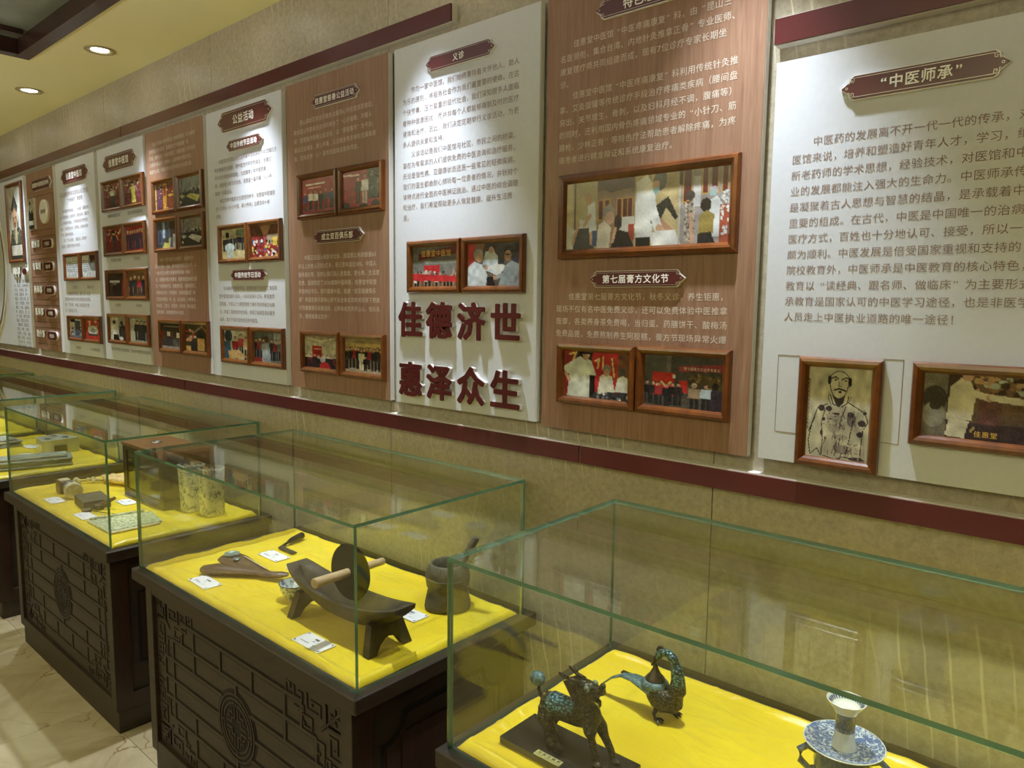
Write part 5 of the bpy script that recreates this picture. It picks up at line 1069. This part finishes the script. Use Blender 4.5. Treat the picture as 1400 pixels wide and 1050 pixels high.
t = thing('slab_base', (-.80, 1.10, CLZ), 'dark rectangular slab under the bronze beast with a gold name plate', 'base')
MB().box(-.937, -.672, 1.047, 1.160, C0, C0+.015, bev=.0012).build('slab', 'black_lacquer', t)
MB().box(-.900, -.690, 1.066, 1.150, C0+.015, C0+.0165, bev=.0006).build('raised_step', 'black_lacquer', t)
MB().box(-.848, -.786, 1.0475, 1.0635, C0+.0148, C0+.0162).build('name_plate', 'brass_plate', t)
mb = MB(); put_text(mb, '中国古麒麟', -.845, 1.0575, .0115, .0078, lambda u, v: (u, v, C0+.0164), 'b')
put_text(mb, '国医堂·中医药文化收藏', -.844, 1.0508, .0052, .0045, lambda u, v: (u, v, C0+.0164), 'r'); mb.build('engraved_text', 'print_dark', t)

# bronze bird vessel
t = thing('bronze_bird_vessel', (-.735, 1.355, C0), 'blue-green bronze bird-shaped vessel with long arched neck', 'statuette')
Y = 1.355
def B(x, z, y=Y): return (x, y, z)
mb = MB()
mb.tube([B(-.775, .792), B(-.765, .789), B(-.75, .784), B(-.735, .783), B(-.72, .786), B(-.706, .796), B(-.701, .806)], [.008, .019, .027, .031, .029, .020, .012], 18, 1.02)
mb.tube([B(-.722, .775), B(-.710, .785), B(-.702, .81), B(-.702, .835), B(-.706, .858), B(-.714, .876), B(-.727, .886), B(-.741, .884), B(-.750, .874), B(-.755, .862)], [.024, .023, .019, .0150, .0130, .0112, .0100, .0095, .0092, .006], 16)
mb.build('body', 'bronze_scale', t, remesh=.0022)
MB().tube([B(-.748, .876), B(-.756, .866), B(-.763, .852), B(-.766, .846)], [.009, .0078, .006, .0028], 12, .8).build('beak', 'bronze_dark', t, smooth=True)
mb = MB()
for x, z, r in ((-.742, .892, .0042), (-.749, .892, .0045), (-.753, .886, .004)): mb.ell(B(x, z), (r, .003, r*1.3), 10, 8)
mb.build('crest', 'bronze_dark', t, smooth=True)
for s in (-1, 1): MB().ell((-.751, Y+s*.0078, .873), (.0034, .0018, .0034), 12, 8).build('eye', 'patina', t, smooth=True)
lid = MB().lathe([(0, .040), (.0035, .038), (.006, .028), (.012, .016), (.021, .006), (.022, 0), (0, 0)], B(-.757, .815), 28).build('cone_lid', 'bronze_dark', t, smooth='auto')
MB().lathe([(.0, .004), (.0215, .004), (.026, .0015), (.030, -.003), (.0305, -.006), (.027, -.012), (.021, -.014), (0, -.016)], B(-.757, .813), 32).build('collar', 'patina', t, smooth='auto')
rg = []
for x, z, w, h in ((-.758, .790, .024, .012), (-.785, .797, .022, .009), (-.812, .801, .017, .006), (-.840, .797, .011, .004), (-.868, .781, .008, .003), (-.893, .757, .006, .0025), (-.903, .745, .002, .001)):
    rg.append([(x, Y+w*cos(2*pi*k/14), z+h*sin(2*pi*k/14)) for k in range(14)])
MB().loft(rg).build('tail_plume', 'patina', t, smooth='auto')
for s, fx in ((-1, -.740), (1, -.722)):
    y = Y+s*.024
    MB().tube([(fx+.0, Y+s*.014, .768), (fx-.004, y, .752), (fx, y, C0+.006)], [.0065, .0042, .0038], 10).build('leg', 'bronze_dark', t, smooth=True)
    mb = MB()
    for a in (-.6, 0, .6): mb.tube([(fx, y, C0+.005), (fx+.013*cos(a), y+.013*sin(a), C0+.005), (fx+.019*cos(a), y+.019*sin(a), C0+.002)], [.0042, .0032, .001], 8)
    mb.build('foot', 'bronze_dark', t, smooth=True)
t = thing('flat_strip', (-.83, 1.50, C0), 'thin flat dark strip lying behind the bird vessel', 'strip')  # dark bar near the bird's tail, laid flat on the cloth
MB().prism([(-.905, 1.452), (-.80, 1.452), (-.80, 1.463), (-.905, 1.463)], lambda u, v: (u, v, C0+.003), lambda u, v: (u, v, C0+.007)).build('strip', 'bronze_dark', t)

# porcelain candle stand
kx, ky = -.336, 1.25
t = thing('porcelain_candle_stand', (kx, ky, C0), 'blue-and-white porcelain candle stand with wide saucer and handles', 'candle stand')
MB().lathe([(0, 0), (.044, 0), (.046, .006), (.043, .014), (.036, .03), (.038, .07), (.044, .10), (.046, .125), (.040, .146), (.022, .152), (0, .152)], (kx, ky, C0), 48).build('foot', 'porcelain_dark', t, smooth='auto')
MB().lathe([(0, .150), (.022, .149), (.048, .153), (.060, .159), (.0635, .1625), (.0625, .1640), (.058, .1618), (.046, .1575), (.02, .1545), (0, .1545)], (kx, ky, C0), 64).build('saucer', 'porcelain_dense', t, smooth='auto')
MB().lathe([(.0612, .1632), (.0640, .1640), (.0645, .1625), (.0630, .1612), (.0612, .1632)], (kx, ky, C0), 64).build('saucer_rim', 'porcelain', t, smooth=True)
MB().lathe([(0, .154), (.020, .154), (.0195, .162), (.0165, .172), (.0162, .185), (0, .185)], (kx, ky, C0), 40).build('column_base', 'porcelain', t, smooth='auto')
MB().lathe([(0, .185), (.0162, .185), (.0155, .20), (.0155, .212), (.0175, .218), (0, .218)], (kx, ky, C0), 40).build('column', 'porcelain_dark', t, smooth='auto')
MB().lathe([(0, .217), (.018, .217), (.020, .222), (.0285, .232), (.0312, .2375), (.0300, .2382), (.0262, .232), (.018, .2245), (0, .2235)], (kx, ky, C0), 48).build('candle_cup', 'porcelain', t, smooth='auto')
mb = MB()
for k in range(32):
    a0 = 2*pi*k/32; w = .07
    for r0, z0, r1, z1 in ((.0215, .2279, .0268, .2338),): mb.add([(kx+r*cos(a), ky+r*sin(a), C0+z+.0004) for r, z, a in ((r0, z0, a0-w*.6), (r1, z1, a0-w), (r1, z1, a0+w), (r0, z0, a0+w*.6))], [(0, 1, 2, 3)])
m_ = mat('cup_blue', (70, 84, 120), .25); setcol(m_, ramp(m_, noise(m_, coords(m_), 60, 2), [(.3, (60, 74, 110)), (.7, (90, 104, 140))]))
mb.build('cup_stripes', 'cup_blue', t)
for s in (-1, 1):
    d = mathutils.Vector((s*.76, -.65*s if s < 0 else -.65*s, 0)).normalized(); d = mathutils.Vector((s*.95, s*.30, 0)).normalized()
    MB().tube([(kx+d.x*r, ky+d.y*r, C0+z) for r, z in ((.040, .136), (.056, .142), (.068, .132), (.066, .112), (.052, .100), (.040, .104))], [.006, .0062, .006, .006, .006, .0062], 12).build('handle', 'porcelain_dark', t, smooth=True)

# ---- case with the wooden box
t = thing('wooden_box', (-3.28, 1.40, C0), 'tall wooden box with a glass front and a metal ring on top', 'box')
x0, x1, y0, y1, z1 = -3.515, -3.095, 1.305, 1.520, .985
MB().box(x0, x1, y0, y1, z1-.014, z1, bev=.002).build('lid', 'box_wood', t)
MB().box(x0+.004, x1-.004, y0+.004, y1-.004, C0, C0+.014).build('floor_board', 'cabinet_wood', t)
for a, b in ((x0+.004, x0+.018), (x1-.018, x1-.004)): MB().box(a, b, y0+.004, y1-.004, C0+.014, z1-.014).build('side_board', 'cabinet_wood', t)
MB().box(x0+.018, x1-.018, y1-.016, y1-.006, C0+.014, z1-.014).build('back_board', 'cabinet_wood', t)
for a, b, c, d in ((x0+.018, x1-.018, C0+.014, C0+.036), (x0+.018, x1-.018, z1-.034, z1-.014), (x0+.018, x0+.040, C0+.036, z1-.034), (x1-.040, x1-.018, C0+.036, z1-.034)): MB().box(a, b, y0+.004, y0+.014, c, d, bev=.001).build('door_rail', 'cabinet_wood_red', t)
MB().box(x0+.040, x1-.040, y0+.008, y0+.011, C0+.036, z1-.034).build('glass_front', 'clear_glass', t)
MB().box(x0+.019, x1-.019, y0+.05, y1-.02, C0+.10, C0+.106).build('inner_shelf', 'dark_wood', t)
MB().lathe([(.020+.003*cos(a), .004+.003*sin(a)) for a in [2*pi*k/10 for k in range(11)]], (-3.36, 1.40, z1), 28).build('top_ring', 'chrome', t, smooth=True)
MB().lathe([(0, .004), (.013, .0035), (.015, .001), (.015, 0), (0, 0)], (-3.36, 1.40, z1), 24).build('ring_plate', 'chrome', t, smooth='auto')

def hat_vase(cx, cy, label):
    t = thing('porcelain_vase', (cx, cy, C0), label, 'vase', 'pair of flat porcelain vases')
    def ring(w, d, z): return [(cx+w*(abs(cos(a))**.42)*(1 if cos(a) > 0 else -1), cy+d*(abs(sin(a))**.42)*(1 if sin(a) > 0 else -1), C0+z) for a in [2*pi*k/40 for k in range(40)]]
    rg = [ring(.036, .036, 0), ring(.040, .041, .004), ring(.041, .042, .05), ring(.044, .045, .15), ring(.046, .048, .198), ring(.045, .047, .2), ring(.041, .043, .2), ring(.040, .042, .12), ring(.036, .036, .01)]
    MB().loft(rg).build('body', 'porcelain_scene', t, smooth='auto')
    n = 40; mb = MB(); a, b = ring(.0465, .0485, .1985), ring(.0405, .0425, .2005); mb.add(a+b, [(k, (k+1) % n, n+(k+1) % n, n+k) for k in range(n)]); mb.build('rim', 'porcelain', t, smooth=True)
hat_vase(-2.905, 1.425, 'flat square porcelain vase with painted tree, the nearer of the pair')
hat_vase(-3.030, 1.40, 'flat square porcelain vase next to the box, the farther of the pair')

t = thing('inkstone', (-3.42, 1.14, C0), 'dark grey rectangular stone block with a handle', 'stone block', rz=0)
MB().prism([(-3.512, 1.100), (-3.345, 1.080), (-3.335, 1.185), (-3.505, 1.205)], lambda u, v: (u, v, C0), lambda u, v: (u, v, C0+.036)).build('block', 'inkstone', t)
MB().box(-3.345, -3.310, 1.120, 1.150, C0, C0+.022, bev=.003).build('lug', 'inkstone', t)
MB().tube([(-3.325, 1.135, C0+.020), (-3.30, 1.165, C0+.036), (-3.285, 1.185, C0+.048)], [.008, .009, .007], 10).build('handle', 'dark_wood', t, smooth='auto')
t = thing('long_pin', (-3.22, 1.13, C0), 'thin long pin with a flat round head beside the dark block', 'pin')
MB().lathe([(0, 0), (.024, 0), (.026, .005), (.024, .012), (0, .013)], (-3.325, 1.085, C0), 24, sy=.7).build('head', 'inkstone', t, smooth='auto')
MB().tube([(-3.30, 1.09, C0+.008), (-3.15, 1.165, C0+.004)], [.0022, .0014], 8).build('needle', 'dark_iron', t, smooth=True)
t = thing('wood_block', (-3.74, 1.13, C0), 'small upright brown wood block at the left of the case', 'block')
MB().box(-3.772, -3.705, 1.105, 1.160, C0, C0+.058, bev=.004).build('block', 'dark_wood', t)
MB().box(-3.764, -3.713, 1.112, 1.153, C0+.058, C0+.062, bev=.001).build('top_lip', 'bone', t)
t = thing('round_porcelain_box', (-3.60, 1.13, C0), 'round blue-and-white porcelain box standing on its edge', 'porcelain box')
a = mathutils.Vector((-3.66, 1.135, C0+.036)); b = mathutils.Vector((-3.575, 1.120, C0+.036))
def disc(p, q_, rs, name, mt):
    ax = (q_-p).normalized(); e1 = ax.cross(mathutils.Vector((0, 0, 1))).normalized(); e2 = e1.cross(ax)
    rg = [[tuple(p+(q_-p)*s+e1*r*cos(2*pi*k/28)+e2*r*sin(2*pi*k/28)) for k in range(28)] for s, r in rs]; MB().loft(rg).build(name, mt, t, smooth='auto')
disc(a, b, [(0, .02), (.04, .031), (.15, .035), (.62, .036)], 'drum', 'porcelain_blue'); disc(a, b, [(.64, .036), (.96, .036), (1, .032)], 'lid', 'bone')
t = thing('bone_rosary', (-3.88, 1.27, C0), 'string of pale carved bone pieces behind the wood block', 'bead string')
pts = [(-3.905+.013*k, 1.20+.016*k+.012*sin(k*1.7)) for k in range(10)]
for k, (x, y) in enumerate(pts): MB().ell((x, y, C0+.012+.004*(k % 3)), (.013, .010, .011), 12, 8).build('bead', 'bone', t, smooth=True)
MB().tube([(x, y, C0+.012) for x, y in pts], .003, 6).build('cord', 'dark_wood', t, smooth=True)
t = thing('dried_fungus', (-3.74, 1.37, C0), 'wide pale yellow dried fungus beside the wooden box', 'fungus')
mb = MB(); mb.tube([(-3.845, 1.34, C0+.012), (-3.83, 1.345, C0+.012), (-3.78, 1.35, C0+.022), (-3.72, 1.37, C0+.026), (-3.66, 1.40, C0+.024), (-3.62, 1.42, C0+.018)], [.008, .018, .040, .055, .050, .015], 14, .42)
for k in range(9): mb.ell((-3.81+.02*k, 1.33+.014*k+.02*sin(k*2.1), C0+.03+.004*(k % 2)), (.018, .016, .010), 10, 6)
mb.build('cap', 'fungus', t, remesh=.004)
t = thing('beaded_scroll', (-3.02, 1.12, C0), 'flat grey-green patterned sheet lying at the front of the cloth', 'patterned sheet')
MB().prism([(-3.16, 1.030), (-2.955, 1.030), (-2.945, 1.235), (-3.115, 1.262)], lambda u, v: (u, v, C0+.001), lambda u, v: (u, v, C0+.008)).build('sheet', 'bead_paper', t)
MB().tube([(-3.16, 1.040, C0+.010), (-3.13, 1.24, C0+.010)], .007, 8).build('rolled_edge', 'bead_paper', t, smooth=True)
MB().box(-2.952, -2.925, 1.03, 1.22, C0+.001, C0+.006).build('end_strip', 'bone', t)

# ---- porcelain pillow case
t = thing('porcelain_pillow', (-4.81, 1.42, C0), 'pale porcelain pillow block with dark holes in its top', 'porcelain pillow')
poly = [(-4.893, 1.345), (-4.705, 1.322), (-4.722, 1.520), (-4.920, 1.476)]
MB().prism(poly, lambda u, v: (u, v, C0), lambda u, v: (u, v, C0+.082)).build('block', 'porcelain', t)
for u, v in ((-4.86, 1.43), (-4.78, 1.465), (-4.78, 1.375)): MB().lathe([(0, .001), (.024, .001), (.024, 0), (0, 0)], (u, v, C0+.082), 20, sy=.7).build('hole', 'groove', t)
MB().prism([(-4.7085, 1.375), (-4.7085, 1.440)], lambda u, v: (u, v, 0), lambda u, v: (u, v, 0)) if False else MB().box(-4.712, -4.700, 1.385, 1.45, C0+.012, C0+.05, bev=.001).build('dark_label', 'inkstone', t)
def bundle(x, y, w, d, h, label, rz=0.):
    t = thing('cloth_bundle', (x, y, C0), label, 'cloth bundle', 'grey cloth bundles', rz)
    for k in range(4):
        i = .008*k*(k % 2); MB().box(-w/2+i, w/2-i*.5, -d/2+i*.6, d/2-i, h*k/4+.0002, h*(k+1)/4, bev=.005).build('folded_layer', 'grey_cloth', t, world=False)
bundle(-4.45, 1.205, .15, .36, .060, 'long grey folded cloth bundle in the fourth case', -.25)
bundle(-5.20, 1.22, .20, .22, .05, 'grey folded cloth bundle farther left behind the glass', .1)
bundle(-6.1, 1.25, .3, .25, .06, 'grey cloth bundle in the farthest case', .0)

for m_ in list(bpy.data.meshes):
    if m_.users == 0: bpy.data.meshes.remove(m_)
